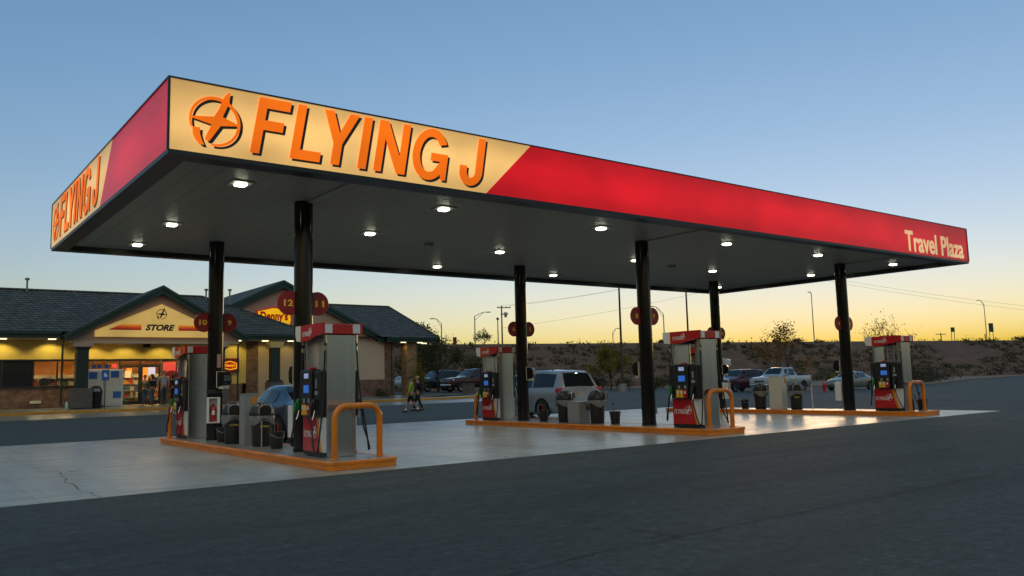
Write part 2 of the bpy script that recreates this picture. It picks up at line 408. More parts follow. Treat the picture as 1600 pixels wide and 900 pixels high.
# ------------------------------------------------------------------ canopy
LX, LY, HB, HF = 26.03, 10.70, 5.013, 1.16
canopy = thing('fuel_canopy', 'long flat canopy with backlit red and cream fascia on six black columns', 'canopy', (0, 0, 0))
CX = (3.34, 13.03, 22.68); CY = (2.75, 8.17)
SOF = HB + .11
mb = MB()
core0 = HB + .11
mb.box2((.04, .04, core0), (LX - .04, LY - .04, HB + HF - .032))      # steel deck core (roof), soffit hangs inside the lip
o = mb.build('roof_deck', M['trim'], canopy)
# soffit decking: narrow pans running front to back, each its own shallow step
LIP = .34
mb = MB(); n = 62; w = (LX - 2 * LIP) / n
for i in range(n):
    x0 = LIP + i * w
    mb.box2((x0 + .0035, LIP, core0 - .040), (x0 + w - .0035, LY - LIP, core0 - .004))
mb.build('soffit', M['soffit'], canopy)
for cx in CX:  # cover strips from the near columns to the front edge
    mb = MB(); mb.box2((cx + .0, LIP, core0 - .075), (cx + .17, CY[0], core0 - .041)); mb.build('cover_strip', M['soffit'], canopy)
# bottom lip frame
mb = MB(); zb, zt = HB - .055, HB + .017
mb.box2((0, 0, zb), (LX, LIP, zt)); mb.box2((0, LY - LIP, zb), (LX, LY, zt))
mb.box2((0, LIP, zb), (LIP, LY - LIP, zt)); mb.box2((LX - LIP, LIP, zb), (LX, LY - LIP, zt))
w_ = .03; L2 = LIP - .004
mb.box2((L2 - w_, L2 - w_, zt + .001), (LX - L2 + w_, L2, core0 - .002)); mb.box2((L2 - w_, LY - L2, zt + .001), (LX - L2 + w_, LY - L2 + w_, core0 - .002))
mb.box2((L2 - w_, L2 + .001, zt + .001), (L2, LY - L2 - .001, core0 - .002)); mb.box2((LX - L2, L2 + .001, zt + .001), (LX - L2 + w_, LY - L2 - .001, core0 - .002))
mb.build('bottom_lip', M['trim'], canopy)
mb = MB(); t = .026
zc = HB + HF - .03
mb.box2((-.015, -.015, zc), (LX + .015, .06, zc + t)); mb.box2((-.015, LY - .06, zc), (LX + .015, LY + .015, zc + t))
mb.box2((-.015, .06, zc), (.06, LY - .06, zc + t)); mb.box2((LX - .06, .06, zc), (LX + .015, LY - .06, zc + t))
for X, Y in ((0, 0), (LX, 0), (0, LY), (LX, LY)): mb.box((X, Y, HB + HF / 2 - .01), (.035, .035, HF - .04))
mb.build('top_trim', M['trim'], canopy)
Z0, Z1 = HB + .018, HB + HF - .031
def fascia(name, pts, o, u, mk): # polygon in (u, z)
    m_ = MB(); m_.prism(pts, o, u, (0, 0, 1), .03); return m_.build(name, M[mk], canopy)
za, zb_ = Z0 - HB, Z1 - HB
e0, e1 = 5.896, 7.03
cut = [(.018, za), (e0, za), (e1, zb_), (.018, zb_)]
fascia('fascia_panel', cut, (0, .03, HB), (1, 0, 0), 'p_cream')
fascia('fascia_panel', [(e0 + .004, za), (LX - .018, za), (LX - .018, zb_), (e1 + .004, zb_)], (0, .03, HB), (1, 0, 0), 'p_red')
# left side reads from the back corner towards the front
cutl = [(.018, za), (5.82, za), (6.83, zb_), (.018, zb_)]
fascia('fascia_panel', cutl, (.03, LY, HB), (0, -1, 0), 'p_cream')
fascia('fascia_panel', [(5.824, za), (LY - .018, za), (LY - .018, zb_), (6.834, zb_)], (.03, LY, HB), (0, -1, 0), 'p_red')
fascia('fascia_panel', [(.018, za), (LX - .018, za), (LX - .018, zb_), (.018, zb_)], (LX, LY - .03, HB), (-1, 0, 0), 'p_red')
fascia('fascia_panel', [(.018, za), (LY - .018, za), (LY - .018, zb_), (.018, zb_)], (LX - .03, 0, HB), (0, 1, 0), 'p_red')

# ---- lettering drawn by hand: upright boxes, sheared
def arc(cx, cy, rx, ry, a0, a1, n=14): return [(cx + rx * cos(R(a0 + (a1 - a0) * i / n)), cy + ry * sin(R(a0 + (a1 - a0) * i / n))) for i in range(n + 1)]
def letter_polys():
    """list of polygons (x from the fascia's corner, z above its foot) for the seven letters, before shearing"""
    b, t = .14, 1.085; P = []
    x = 1.225; P.append([(x, b), (x + .15, b), (x + .15, .545), (x + .475, .545), (x + .475, .71), (x + .15, .71), (x + .15, .915), (x + .54, .915), (x + .54, t), (x, t)])
    x = 1.888; P.append([(x, b), (x + .525, b), (x + .525, .31), (x + .152, .31), (x + .152, t), (x, t)])
    c = 2.69; P.append([(c - .08, b), (c + .08, b), (c + .08, .52), (c + .33, t), (c + .155, t), (c + .005, .71), (c - .155, t), (c - .33, t), (c - .08, .52)])
    x = 3.116; P.append([(x, b), (x + .158, b), (x + .158, t), (x, t)])
    x = 3.424; w_ = .628; P.append([(x, b), (x + .148, b), (x + .148, .76), (x + w_ - .17, b), (x + w_, b), (x + w_, t), (x + w_ - .148, t), (x + w_ - .148, .46), (x + .17, t), (x, t)])
    cx, cz, rx, rz = 4.535, .605, .375, .495
    outer = arc(cx, cz, rx, rz, 28, 318, 26)
    G = outer + [(4.79, .27), (4.815, .14), (4.92, .14), (4.92, .64), (4.555, .64), (4.555, .49), (4.765, .49)] + arc(cx, cz, rx - .155, rz - .155, 300, 35, 22)
    P.append(G)
    cx = 5.473; x1 = 5.733; J = [(x1, t), (x1 - .165, t), (x1 - .165, .42)] + arc(cx, .40, .10, .125, 0, -180, 10) + [(cx - .1, .50), (cx - .263, .50)] + arc(cx, .40, .263, .285, 180, 360, 14)
    P.append(J)
    return P
def shear(pts, k=.17): return [(x + k * z, z) for x, z in pts]
def emblem_polys(cx, cz, r):
    s = r / .397; P = []
    # the ring is open at the lower left, thinner to the right
    a0, a1 = 262, 560
    def th(a): return .030 + .024 * max(0, sin(R((a - 262) * 180 / 298)))
    n = 44; out = []; inn = []
    for i in range(n + 1):
        a = a0 + (a1 - a0) * i / n; out.append((r * cos(R(a)), r * sin(R(a)))); q = r - th(a) * s; inn.append((q * cos(R(a)), q * sin(R(a))))
    P.append(out + inn[::-1])
    f = lambda pts: [(x * s, z * s) for x, z in pts]
    P.append(f([(.235, .50), (.205, .505), (.14, .43), (.05, .20), (-.02, .075), (-.368, .03), (-.365, .008), (-.055, -.055), (-.155, -.29), (-.13, -.325), (-.085, -.325), (.085, -.06), (.36, -.02), (.362, .003), (.115, .09), (.215, .34)]))
    P.append(f([(-.345, -.135), (-.23, -.135), (-.232, -.225), (-.205, -.315), (-.165, -.40), (-.215, -.40), (-.29, -.345), (-.335, -.26)]))
    return [[(cx + x, cz + z) for x, z in q] for q in P]
def prisms(mb, polys, o, u, v, th):
    o = Vector(o)
    for q in polys:
        # concave polygons: triangulate through bmesh
        mb.prism(q, o, u, v, th)
POLY = [shear(q) for q in letter_polys()] + emblem_polys(.697, .55, .397)
def fascia_letters(o, u, nrm, k):
    o = Vector(o); sc_ = lambda q: [(x * k + (0 if k == 1 else -.02), z) for x, z in q]
    m1 = MB(); prisms(m1, [[(x + .045, z - .035) for x, z in sc_(q)] for q in POLY], o + Vector(nrm) * .001, u, (0, 0, 1), .006)
    m1.build('letter_shadow', M['p_black'], canopy)
    m2 = MB(); prisms(m2, [sc_(q) for q in POLY], o + Vector(nrm) * .009, u, (0, 0, 1), .008)
    m2.build('lettering', M['p_orange'], canopy)
fascia_letters((0, 0, HB), (1, 0, 0), (0, -1, 0), 1)
fascia_letters((0, LY, HB), (0, -1, 0), (-1, 0, 0), .975)
mb = MB(); add_text(mb, 'Travel Plaza', (21.86, -.001, HB + .085), (1, 0, 0), (0, 0, 1), 3.84, .655, .008, bold=.022)
mb.build('lettering', M['p_tan'], canopy)
mb = MB(); add_text(mb, 'Travel Plaza', (4.15, LY + .001, HB + .085), (-1, 0, 0), (0, 0, 1), 3.84, .655, .008, bold=.022)
mb.build('lettering', M['p_tan'], canopy)

# ---- columns
for i, cx in enumerate(CX):
    for j, cy in enumerate(CY):
        mb = MB(); r = .185
        mb.lathe([(r, .147), (r, core0 - .042)], 28, Matrix.Translation((cx, cy, 0)))
        mb.lathe([(r + .012, .147), (r + .012, .20), (r, .205)], 28, Matrix.Translation((cx, cy, 0)))
        mb.build('column', M['blackgloss'], canopy, smooth=40)
# ---- downlights
LXs = (1.72, 6.05, 10.6, 15.4, 19.85, 24.35); MID = (6.2, 5.1, 5.95, 5.3, 5.9, 4.95)
for i, lx in enumerate(LXs):
    for j, ly in enumerate((1.76, MID[i], 9.3)):
        mb = MB(); zs = core0 - .040
        mb.box((lx, ly, zs - .012), (.40, .40, .02))
        f = mb.build('downlight', M['soffit'], canopy)
        mb = MB(); mb.box((0, 0, 0), (.19, .19, .04), bev=.016)
        q = mb.build('lens', M['lamp'], f); q.location = (lx, ly, zs - .043)
        ld = bpy.data.lights.new('downlight_beam', 'SPOT'); ld.energy = 110 * ES; ld.color = (1, .93, .76); ld.shadow_soft_size = .12; ld.spot_size = R(140); ld.spot_blend = .8; ld.specular_factor = .3
        lo = bpy.data.objects.new('downlight_beam', ld); COL.objects.link(lo); lo.parent = f; lo.location = (lx, ly, zs - .09)
for bx, by in ((8.11, 5.74), (17.5, 5.68)):
    mb = MB(); mb.box((bx, by, core0 - .085), (.2, .2, .09), bev=.01); mb.build('junction_box', M['grey_metal'], canopy)

# ------------------------------------------------------------------ islands
ISX = (3.28, 12.90, 22.62)
HI = .147
def island(cx, label):
    r = thing('pump_island', label, 'kerb island', (cx, 0, 0), 0, 'raised pump islands under the canopy')
    w, y0, y1, ch = .66, .0, 10.42, .10
    ring = lambda k: [(-w + k + ch, y0 + k), (w - k - ch, y0 + k), (w - k, y0 + k + ch), (w - k, y1 - k - ch), (w - k - ch, y1 - k), (-w + k + ch, y1 - k), (-w + k, y1 - k - ch), (-w + k, y0 + k + ch)]
    mb = MB(); prof = [(.012, .01), (.012, HI - .055), (0, HI - .045), (0, HI - .008), (.008, HI), (.10, HI), (.10, HI - .03)]
    rings = [[mb.bm.verts.new((x, y, z)) for x, y in ring(k)] for k, z in prof]
    for a, b in zip(rings, rings[1:]):
        for i in range(8): mb._f([a[i], a[(i + 1) % 8], b[(i + 1) % 8], b[i]])
    mb.build('kerb_edging', M['orange'], r)
    mb = MB(); mb.poly([(x, y, HI - .004) for x, y in ring(.09)]); mb.build('island_top', M['islandtop'], r)
    return r
I1 = island(ISX[0], 'orange edged concrete island of the pumps nearest the camera')
island(ISX[1], 'orange edged concrete island in the middle with the silver minivan beside it')
island(ISX[2], 'orange edged concrete island at the far right end of the canopy')

# ------------------------------------------------------------------ pumps
def mini_logo(mb, o, u, v, w, h, th):
    o = Vector(o); u = Vector(u); v = Vector(v)
    add_text(mb, 'FLYING', o, u, v, w * .66, h * .58, th, shear=.25, bold=.012, space=1.08)
    c = w * .84
    add_text(mb, 'J', o + u * (w * .70), u, v, w * .11, h * .62, th, shear=.3, bold=.018)
    for q in emblem_polys(c, h * .45, h * .5): mb.prism(q, o, u, v, th)
def make_pump(near, label, loc, rz=0.0):
    """faces -X and +X; the thick stainless end is on the -Y side. metal shade differs a little from pump to pump"""
    r = thing('fuel_pump', label, 'fuel pump', loc, rz, 'fuel pumps standing on the islands')
    D, W = .28, .50
    st = M['stain']
    mb = MB(); mb.box2((-D, -W, .0), (D, -W + .15, 2.17), .012); mb.build('end_column', st, r)
    mb = MB(); mb.box2((-D, W - .12, .0), (D, W, 2.17), .012); mb.build('end_column', st, r)
    mb = MB(); mb.box2((-D + .03, -W + .15, .03), (D - .03, W - .12, 1.50)); mb.box2((-D + .01, -W + .15, .0), (D - .01, W - .12, .07)); mb.build('cabinet', M['trim'], r)
    # things seen in the open head of the pump: pipe, hose pulley housing, notice card
    mb = MB(); mb.tube([(0, -.1, 1.5), (0, -.1, 2.17)], .03); mb.tube([(0, .12, 1.5), (0, .12, 2.17)], .022)
    mb.build('riser_pipe', M['chrome'], r, smooth=40)
    # valance
    mb = MB(); mb.box2((-.36, -.555, 2.172), (.36, .60, 2.36), .015)
    val = mb.build('valance', M['red'], r)
    for s in (-1, 1):
        u = (0, -s * -1, 0)
        # outline in y,z ; front plates bulge down over the pump face
        L_ = [(.64, 2.20), (.62, 2.10), (.43, 2.075)]
        mb = MB()
        yz = [(.64, 2.375), (.645, 2.22), (.60, 2.10), (.41, 2.078), (.41, 2.375)]
        def plate(yz, x, th):
            pts = [(s * x, y, z) for y, z in yz]; a = [mb.bm.verts.new(p) for p in pts]; b = [mb.bm.verts.new((p[0] + s * th, p[1], p[2])) for p in pts]
            mb._f(a); mb._f(b)
            for i in range(len(a)): j = (i + 1) % len(a); mb._f([a[i], a[j], b[j], b[i]])
        plate(yz, .345, .045); mb.build('white_end_panel', M['white'], val)
        mb = MB(); plate([(.409, 2.375), (.409, 2.078), (.385, 2.076), (.385, 2.375)], .345, .046); mb.build('gold_stripe', M['gold'], val)
        mb = MB(); plate([(.384, 2.375), (.384, 2.076), (.05, 2.085), (-.22, 2.14), (-.45, 2.17), (-.565, 2.175), (-.565, 2.375)], .345, .047); mb.build('front_panel', M['red'], val)
        mb = MB(); mini_logo(mb, (s * .394, -s * -.29 if s < 0 else -.02, 2.175), (0, s, 0), (0, 0, 1), .34, .12, .004) if False else None
        uu = Vector((0, -1, 0)) if s < 0 else Vector((0, 1, 0))
        st0 = Vector((s * .3935, .31 if s < 0 else -.03, 2.165))
        mini_logo(mb, st0, uu, (0, 0, 1), .40, .15, .004); mb.build('lettering', M['white'], val)
        mb = MB(); mb.box2((s * .20, -.560, 2.19), (s * .365, -.5555, 2.35)); mb.build('white_end_panel', M['white'], val)
    for s in (-1, 1):
        x = s * (D + .005)
        # lower door: red, gold curve, white
        def ypoly(pts, x0, x1):
            a = [mb.bm.verts.new((x0, y, z)) for y, z in pts]; b = [mb.bm.verts.new((x1, y, z)) for y, z in pts]; mb._f(a); mb._f(b)
            for i in range(len(a)): j = (i + 1) % len(a); mb._f([a[i], a[j], b[j], b[i]])
        x = s * (D + .022)
        curve = [(-.11 - .14 * (t_ ** 1.3), .70 - .61 * t_) for t_ in [i / 8 for i in range(9)]]
        c2 = [(y - .085 - .01 * i / 8, z) for i, (y, z) in enumerate(curve)]
        mb = MB(); ypoly([(.485, .70)] + curve + [(.485, .09)], s * (D + .002), x); door = mb.build('door', M['red'], r)
        mb = MB(); ypoly([(y - .001, z) for y, z in curve] + c2[::-1], s * (D + .002), x); mb.build('gold_stripe', M['gold'], door)
        mb = MB(); ypoly([(y - .001, z) for y, z in c2] + [(-.488, .09), (-.488, .70)], s * (D + .002), x); mb.build('white_panel', M['white'], door)
        mb = MB(); mb.box2((s * (D + .002), -.488, .02), (s * (D + .016), .485, .086)); mb.build('kick_plate', M['trim'], r)
        mb = MB(); uu = Vector((0, -1, 0)) if s < 0 else Vector((0, 1, 0))
        mini_logo(mb, (x + (s * .001), .44 if s < 0 else -.10, .34), uu, (0, 0, 1), .54, .20, .004); mb.build('lettering', M['white'], door)
        # electronics head
        h0, h1 = .71, 1.56
        mb = MB(); mb.box2((s * (D - .06), -.14, h0), (s * (D + .15), .30, h1), .03)
        head = mb.build('dispenser_head', M['black'], r)
        mb = MB(); mb.box2((s * (D - .06), .31, h0 + .02), (s * (D + .09), .48, h1 - .03), .03); mb.build('nozzle_holster', M['black'], r)
        mb = MB(); mb.box2((s * (D - .06), -.43, h0 + .0), (s * (D + .10), -.15, h1 - .03), .03); mb.build('nozzle_holster', M['black'], r)
        xf = s * (D + .152)
        def face(y0, y1, z0, z1, mk, nm, th=.006, par=head):
            mb = MB(); mb.box2((s * (D + .147), y0, z0), (s * (D + .152 + th), y1, z1)); return mb.build(nm, M[mk], par)
        face(-.04, .13, 1.40, 1.49, 'screen2', 'price_display')
        face(-.06, .15, 1.14, 1.28, 'screen', 'screen')
        face(.10, .17, .96, 1.04, 'grey_metal', 'keypad'); face(-.10, -.03, .96, 1.04, 'grey_metal', 'card_slot'); face(.0, .07, .92, 1.0, 'black', 'keypad')
        for q, (mk, mk2) in enumerate((('yellow', 'green'), ('yellow', 'red'), ('red', 'yellow')) if s < 0 else (('red', 'yellow'), ('yellow', 'red'), ('yellow', 'green'))):
            y1 = .235 - q * .115
            gb = face(y1 - .105, y1, .745, .935, mk, 'grade_button')
            mb = MB(); mb.box2((s * (D + .158), y1 - .08, .84), (s * (D + .163), y1 - .03, .90)); mb.build('grade_label', M['white'], gb)
        mb = MB(); mb.box2((s * (D - .02), -.02, h1 - .005), (s * (D + .1), .10, h1 + .035), .012); mb.build('call_button', M['red'], head)
        mb = MB(); mb.box2((s * (D + .099), -.34, 1.10), (s * (D + .106), -.22, 1.17)); mb.box2((s * (D + .099), -.30, 1.22), (s * (D + .106), -.25, 1.38)); mb.build('notice_card', M['grey_metal'], r)
        # nozzles hang in the holsters, hoses loop down from the head of the pump
        for k, (ny, mk) in enumerate(((.40, 'green'), (-.29, 'black'))):
            xn = s * (D + .10)
            mb = MB()
            mb.box((xn + s * .05, ny, .93), (.07, .055, .20), bev=.015); mb.tube([(xn + s * .06, ny, 1.02), (xn + s * .11, ny, .93), (xn + s * .12, ny, .80)], .022, 8)
            nz = mb.build('nozzle', M[mk], r, smooth=50)
            mb = MB(); mb.tube([(xn + s * .03, ny, .85), (xn + s * .06, ny, .72), (xn + s * .09, ny, .66)], .014, 8); mb.build('spout', M['chrome'], nz, smooth=50)
            yt = ny + (.10 if k == 0 else -.19)
            pts = []
            A_, B_ = Vector((s * (D + .02), yt, 2.12)), Vector((xn + s * .13, ny, .80))
            drop = .30 if k == 0 else .22
            for i in range(25):
                t_ = i / 24
                if t_ < .5: q = t_ / .5; p = Vector((lerp(A_.x, A_.x + s * .10, q), yt, lerp(2.12, drop, q ** .9)))
                else: q = (t_ - .5) / .5; p = Vector((lerp(A_.x + s * .10, B_.x, q ** .6), lerp(yt, ny, q), lerp(drop, .80, q ** 1.5)))
                p.z -= .13 * math.exp(-((t_ - .52) / .12) ** 2); p.y -= (0 if k == 0 else .10) * math.exp(-((t_ - .45) / .22) ** 2); p.x += s * .10 * math.exp(-((t_ - .55) / .2) ** 2)
                pts.append(p)
            mb = MB(); mb.tube(pts, .016, 8); hs = mb.build('hose', M['rubber'], r, smooth=180)
            mb = MB(); mb.tube([(A_.x, yt, 2.16), (A_.x, yt, 2.02)], .026, 10); mb.tube([(A_.x + s * .005, yt, 1.96), (A_.x + s * .008, yt, 1.88)], .022, 10); mb.build('breakaway_coupling', M['chrome'], hs, smooth=50)
    return r
PZ = HI - .004
p1 = make_pump(True, 'stainless fuel pump nearest the camera, behind the closest orange guard rail', (ISX[0], 1.42, PZ))
P_FAR = 9.35
dup(p1, (ISX[0], P_FAR + .35, PZ), 'stainless fuel pump beside the column signed 10 and 9')
dup(p1, (ISX[1], 1.02, PZ), 'stainless fuel pump at the near end of the middle island')
dup(p1, (ISX[1], P_FAR, PZ), 'stainless fuel pump at the back end of the middle island, left of the silver minivan')
dup(p1, (ISX[2], 1.15, PZ), 'stainless fuel pump at the right end of the row, under the small white lettering')
dup(p1, (ISX[2], P_FAR, PZ), 'fuel pump at the back end of the far right island, mostly hidden')

# guard rails
def guard():
    r = thing('guard_rail', 'x', 'guard rail', (0, 0, 0), 0, 'orange hoop guards at the island ends')
    mb = MB(); w, h, rad = .43, .90, .22; pts = [(-w, 0, 0), (-w, 0, h - rad)]
    pts += [(-w + rad - rad * cos(a), 0, h - rad + rad * sin(a)) for a in [R(q) for q in range(10, 91, 10)]]
    pts += [(w - rad + rad * sin(a), 0, h - rad + rad * cos(a)) for a in [R(q) for q in range(0, 91, 10)]] + [(w, 0, 0)]
    mb.tube(pts, .055, 14); mb.build('hoop', M['orange_pipe'], r, smooth=60)
    for s in (-1, 1):
        mb = MB(); mb.lathe([(.10, 0), (.10, .012), (.06, .014)], 14, Matrix.Translation((s * w, 0, 0))); mb.build('base_plate', M['orange_pipe'], r)
    return r
gr = guard(); gr.location = (ISX[0] + .10, .50, PZ); gr['label'] = 'orange steel hoop in front of the nearest fuel pump'
dup(gr, (ISX[0] - .02, 10.2, PZ), 'orange steel hoop behind the pump beside the column signed 10 and 9')
dup(gr, (ISX[1] + .20, .42, PZ), 'orange steel hoop at the near end of the middle island')
dup(gr, (ISX[1] + .10, 10.15, PZ), 'orange steel hoop at the back end of the middle island')
dup(gr, (ISX[2] + .02, .42, PZ), 'orange steel hoop on the far right island with a black bucket behind it')

# ------------------------------------------------------------------ lane number signs on the columns
def number_sign(cx, cy, side, num, label):
    r = thing('number_sign', label, 'sign', (cx + side * .295, cy, 3.04), 0, 'round pump number signs on the columns')
    mb = MB(); mb.lathe([(0, -.018), (.235, -.018), (.24, -.012), (.24, .012), (.235, .018), (0, .018)], 32, Matrix.Rotation(R(90), 4, 'X'))
    mb.build('disc', M['discred'], r, smooth=40)
    mb = MB(); w = .095 * len(num)
    off = -.02 if side < 0 else .045
    add_text(mb, num, (-w / 2 + off, -.0185, -.065), (1, 0, 0), (0, 0, 1), w, .13, .004, bold=.03)
    add_text(mb, num, (w / 2 + off, .0185, -.065), (-1, 0, 0), (0, 0, 1), w, .13, .004, bold=.03)
    mb.build('numerals', M['discyel'], r)
    mb = MB(); mb.box((-side * .12, 0, 0), (.10, .02, .05)); mb.build('bracket', M['trim'], r)
pos = ['nearest column', 'column behind the nearest pump island end', 'near column of the middle island', 'back column of the middle island', 'near column of the far right island', 'back column of the far right island']
k = 0
for i in range(3):
    for j in range(2):
        nl, nr = str(12 - 2 * k), str(11 - 2 * k)
        number_sign(CX[i], CY[j], -1, nl, 'round red sign numbered %s, left of the %s' % (nl, ['nearest column', 'column with the fire extinguisher cabinet', 'middle island near column', 'middle island back column', 'right island near column', 'right island back column'][k]))
        number_sign(CX[i], CY[j], 1, nr, 'round red sign numbered %s, right of the %s' % (nr, ['nearest column', 'column with the fire extinguisher cabinet', 'middle island near column', 'middle island back column', 'right island near column', 'right island back column'][k]))
        k += 1

# ------------------------------------------------------------------ column fittings
def extinguisher(cx, cy, az, z, label):
    r = thing('extinguisher_cabinet', label, 'extinguisher cabinet', (cx, cy, z), az, 'white extinguisher cabinets on the columns')
    # local: front is -Y, back touches the column at y=-.18
    mb = MB(); y0, y1, w, h = -.40, -.175, .15, .62
    mb.box2((-w, y1 - .02, 0), (w, y1, h)); mb.box2((-w, y0, 0), (-w + .025, y1 - .02, h)); mb.box2((w - .025, y0, 0), (w, y1 - .02, h))
    mb.box2((-w + .025, y0, 0), (w - .025, y1 - .02, .025)); mb.box2((-w + .025, y0, h - .025), (w - .025, y1 - .02, h))
    mb.box2((-w + .025, y0, .025), (-w + .055, y0 + .015, h - .025)); mb.box2((w - .055, y0, .025), (w - .025, y0 + .015, h - .025))
    mb.build('case', M['white'], r)
    mb = MB(); mb.lathe([(0, .04), (.058, .04), (.062, .06), (.062, .34), (.04, .39), (.02, .40), (.02, .43)], 16, Matrix.Translation((.0, -.29, 0)))
    e = mb.build('extinguisher', M['red'], r, smooth=40)
    mb = MB(); mb.box((0, -.29, .45), (.03, .10, .03)); mb.tube([(0, -.29, .44), (-.06, -.30, .40), (-.07, -.32, .25)], .012); mb.build('valve', M['black'], e)
    mb = MB(); mb.box((0, -.355, .25), (.07, .004, .10)); mb.build('instruction_label', M['white'], e)
    return r
ex = extinguisher(CX[0], CY[1], R(-22), .57, 'white cabinet with a red extinguisher on the back column of the nearest island')
dup(ex, (CX[0], CY[0], .41), 'white extinguisher cabinet seen edge on at the nearest column', R(180))
dup(ex, (CX[2], CY[0], .45), 'white extinguisher cabinet on the left of the rightmost column', R(180))
dup(ex, (CX[2], CY[1], .50), 'white extinguisher cabinet on the back column of the far right island', R(20))
def dispenser(cx, cy, az, z, label):
    r = thing('towel_dispenser', label, 'towel dispenser', (cx, cy, z), az, 'paper towel dispensers on the columns')
    mb = MB(); mb.box2((-.14, -.19, 0), (.14, -.172, .40)); mb.build('back_plate', M['offwhite'], r)
    mb = MB(); mb.prism([(-.175, .02), (-.38, .06), (-.41, .16), (-.40, .30), (-.34, .38), (-.191, .385), (-.191, .02)][1:], (-.137, 0, 0), (0, 1, 0), (0, 0, 1), .274)
    mb.build('cover', M['blackgloss'], r)
    mb = MB(); mb.box2((-.11, -.36, -.03), (.11, -.20, .055), .01); mb.build('tray', M['offwhite'], r)
    return r
dp = dispenser(CX[0], CY[1], R(30), 1.42, 'black paper towel dispenser above the extinguisher on the column signed 10')
dup(dp, (CX[0], CY[0], 1.42), 'paper towel dispenser behind the nearest column signed 12', R(180))
dup(dp, (CX[1], CY[1], 1.42), 'black towel dispenser on the back column beside the silver minivan', R(32))
dup(dp, (CX[1], CY[0], 1.42), 'towel dispenser with a pale back plate left of the middle island near column', R(180))
dup(dp, (CX[2], CY[0], 1.42), 'towel dispenser with a pale back plate left of the rightmost column', R(180))
dup(dp, (CX[2], CY[1], 1.42), 'towel dispenser on the back column of the far right island', R(30))
mb = MB(); mb.lathe([(.190, 0), (.196, .0), (.196, .10), (.190, .10)], 28); b_ = mb.build('steel_band', M['rubber'], loc=(CX[0], CY[1], 1.28), smooth=40); tag(b_, 'black band round the column just above the extinguisher cabinet', 'band')
mb = MB(); mb.box((0, 0, 0), (.09, .012, .33)); pq = mb.build('notice_plate', M['pink'], loc=(CX[0] + .03, CY[1] - .192, 2.08)); tag(pq, 'narrow pale red notice on the column above the towel dispenser', 'notice')

# ------------------------------------------------------------------ bins, cabinets, buckets
def bin_(label, loc, rz, liner=True):
    r = thing('litter_bin', label, 'litter bin', loc, rz, 'black litter bins with domed lids on the islands')
    mb = MB(); mb.lathe([(0, .0), (.185, 0), (.195, .02), (.225, .62), (.24, .62), (.24, .66), (.22, .66)], 24); mb.build('tub', M['black'], r, smooth=40)
    mb = MB(); rr = random.Random(5)
    prof = [(.245, .665), (.262, .64), (.268, .585), (.263, .53), (.257, .50)]
    mb.lathe(prof, 30)
    for v in mb.bm.verts:
        k_ = .018 * sin(v.co.x * 60) * cos(v.co.y * 47) + rr.uniform(-.006, .012); f_ = 1 + k_ / .25
        v.co.x *= f_; v.co.y *= f_
        if v.co.z < .56: v.co.z += .05 * sin(3 * math.atan2(v.co.y, v.co.x)) + rr.uniform(-.015, .015)
    mb.build('liner', M['liner'], r, smooth=180)
    # dome with a door opening facing -Y
    mb = MB(); dome = [(.262, .655), (.268, .69), (.255, .75), (.22, .84), (.16, .905), (.08, .935), (0, .94)]
    mb.lathe(dome, 28, smooth if False else Matrix.Identity(4)); mb.build('domed_lid', M['black'], r, smooth=60)
    mb = MB()
    pts = [(-.12, .70), (.12, .70), (.12, .79)] + arc(0, .79, .12, .08, 0, 180, 10)
    for v_ in (0,): mb.prism(pts, (0, -.285, 0), (1, 0, 0), (0, 0, 1), -.10)
    fl = mb.build('flap', M['trim'], r)
    mb = MB(); path = [(-.135, -.288, .69)] + [(x * 1.12, -.288 + .0, z + .005) for x, z in arc(0, .79, .12, .09, 180, 0, 12)] + [(.135, -.288, .69)]
    mb.tube(path, .012, 8); mb.build('rim', M['grey_metal'], fl, smooth=60)
    mb = MB(); add_text(mb, 'FLYING J', (-.10, -.232, .40), (1, 0, 0), (0, 0, 1), .20, .05, .006, shear=.3, bold=.03); mb.build('lettering', M['textyel'], r)
    return r
b1 = bin_('black litter bin left of the tall steel cabinet on the nearest island', (3.20, 6.35, PZ), R(-15))
dup(b1, (3.33, 4.95, PZ), 'black litter bin between the tall steel cabinet and the nearest column', R(-5))
dup(b1, (12.98, 6.10, PZ), 'black litter bin in front of the minivan tail light, left of the low cabinet', R(25))
dup(b1, (13.0, 4.72, PZ), 'black litter bin on the middle island right of the low metal cabinet', R(35))
dup(b1, (22.55, 6.2, PZ), 'black litter bin left of the pale cabinet on the far right island', R(20))
dup(b1, (22.60, 4.72, PZ), 'black litter bin with its round opening facing us on the far right island', R(-48))
def cabinet(label, loc, rz, d, mk, group='air and water cabinets on the islands'):
    r = thing('service_cabinet', label, 'cabinet', loc, rz, group)
    mb = MB(); mb.box2((-d[0] / 2, -d[1] / 2, 0), (d[0] / 2, d[1] / 2, d[2]), .012); mb.build('case', M[mk], r)
    mb = MB(); mb.box2((d[0] / 2 - .13, -d[1] / 2 - .006, d[2] - .24), (d[0] / 2 - .02, -d[1] / 2 - .001, d[2] - .06)); mb.build('instruction_label', M['gold'] if d[2] > .8 else M['black'], r)
    mb = MB(); mb.box2((-d[0] / 2 - .01, -d[1] / 2 - .01, d[2] - .004), (d[0] / 2 + .01, d[1] / 2 + .01, d[2] + .012)); mb.build('lid', M[mk], r)
    mb = MB(); mb.box2((-d[0] / 2 - .004, -d[1] / 2 + .03, .06), (-d[0] / 2 - .0005, d[1] / 2 - .03, d[2] - .08)); mb.build('access_door', M[mk], r)
    return r
cabinet('tall grey steel cabinet between two bins on the nearest island', (3.30, 5.68, PZ), 0, (.30, .32, 1.12), 'grey_metal')
cabinet('low pale metal cabinet between two bins on the middle island', (12.88, 5.38, PZ), 0, (.42, .5, .60), 'grey_metal')
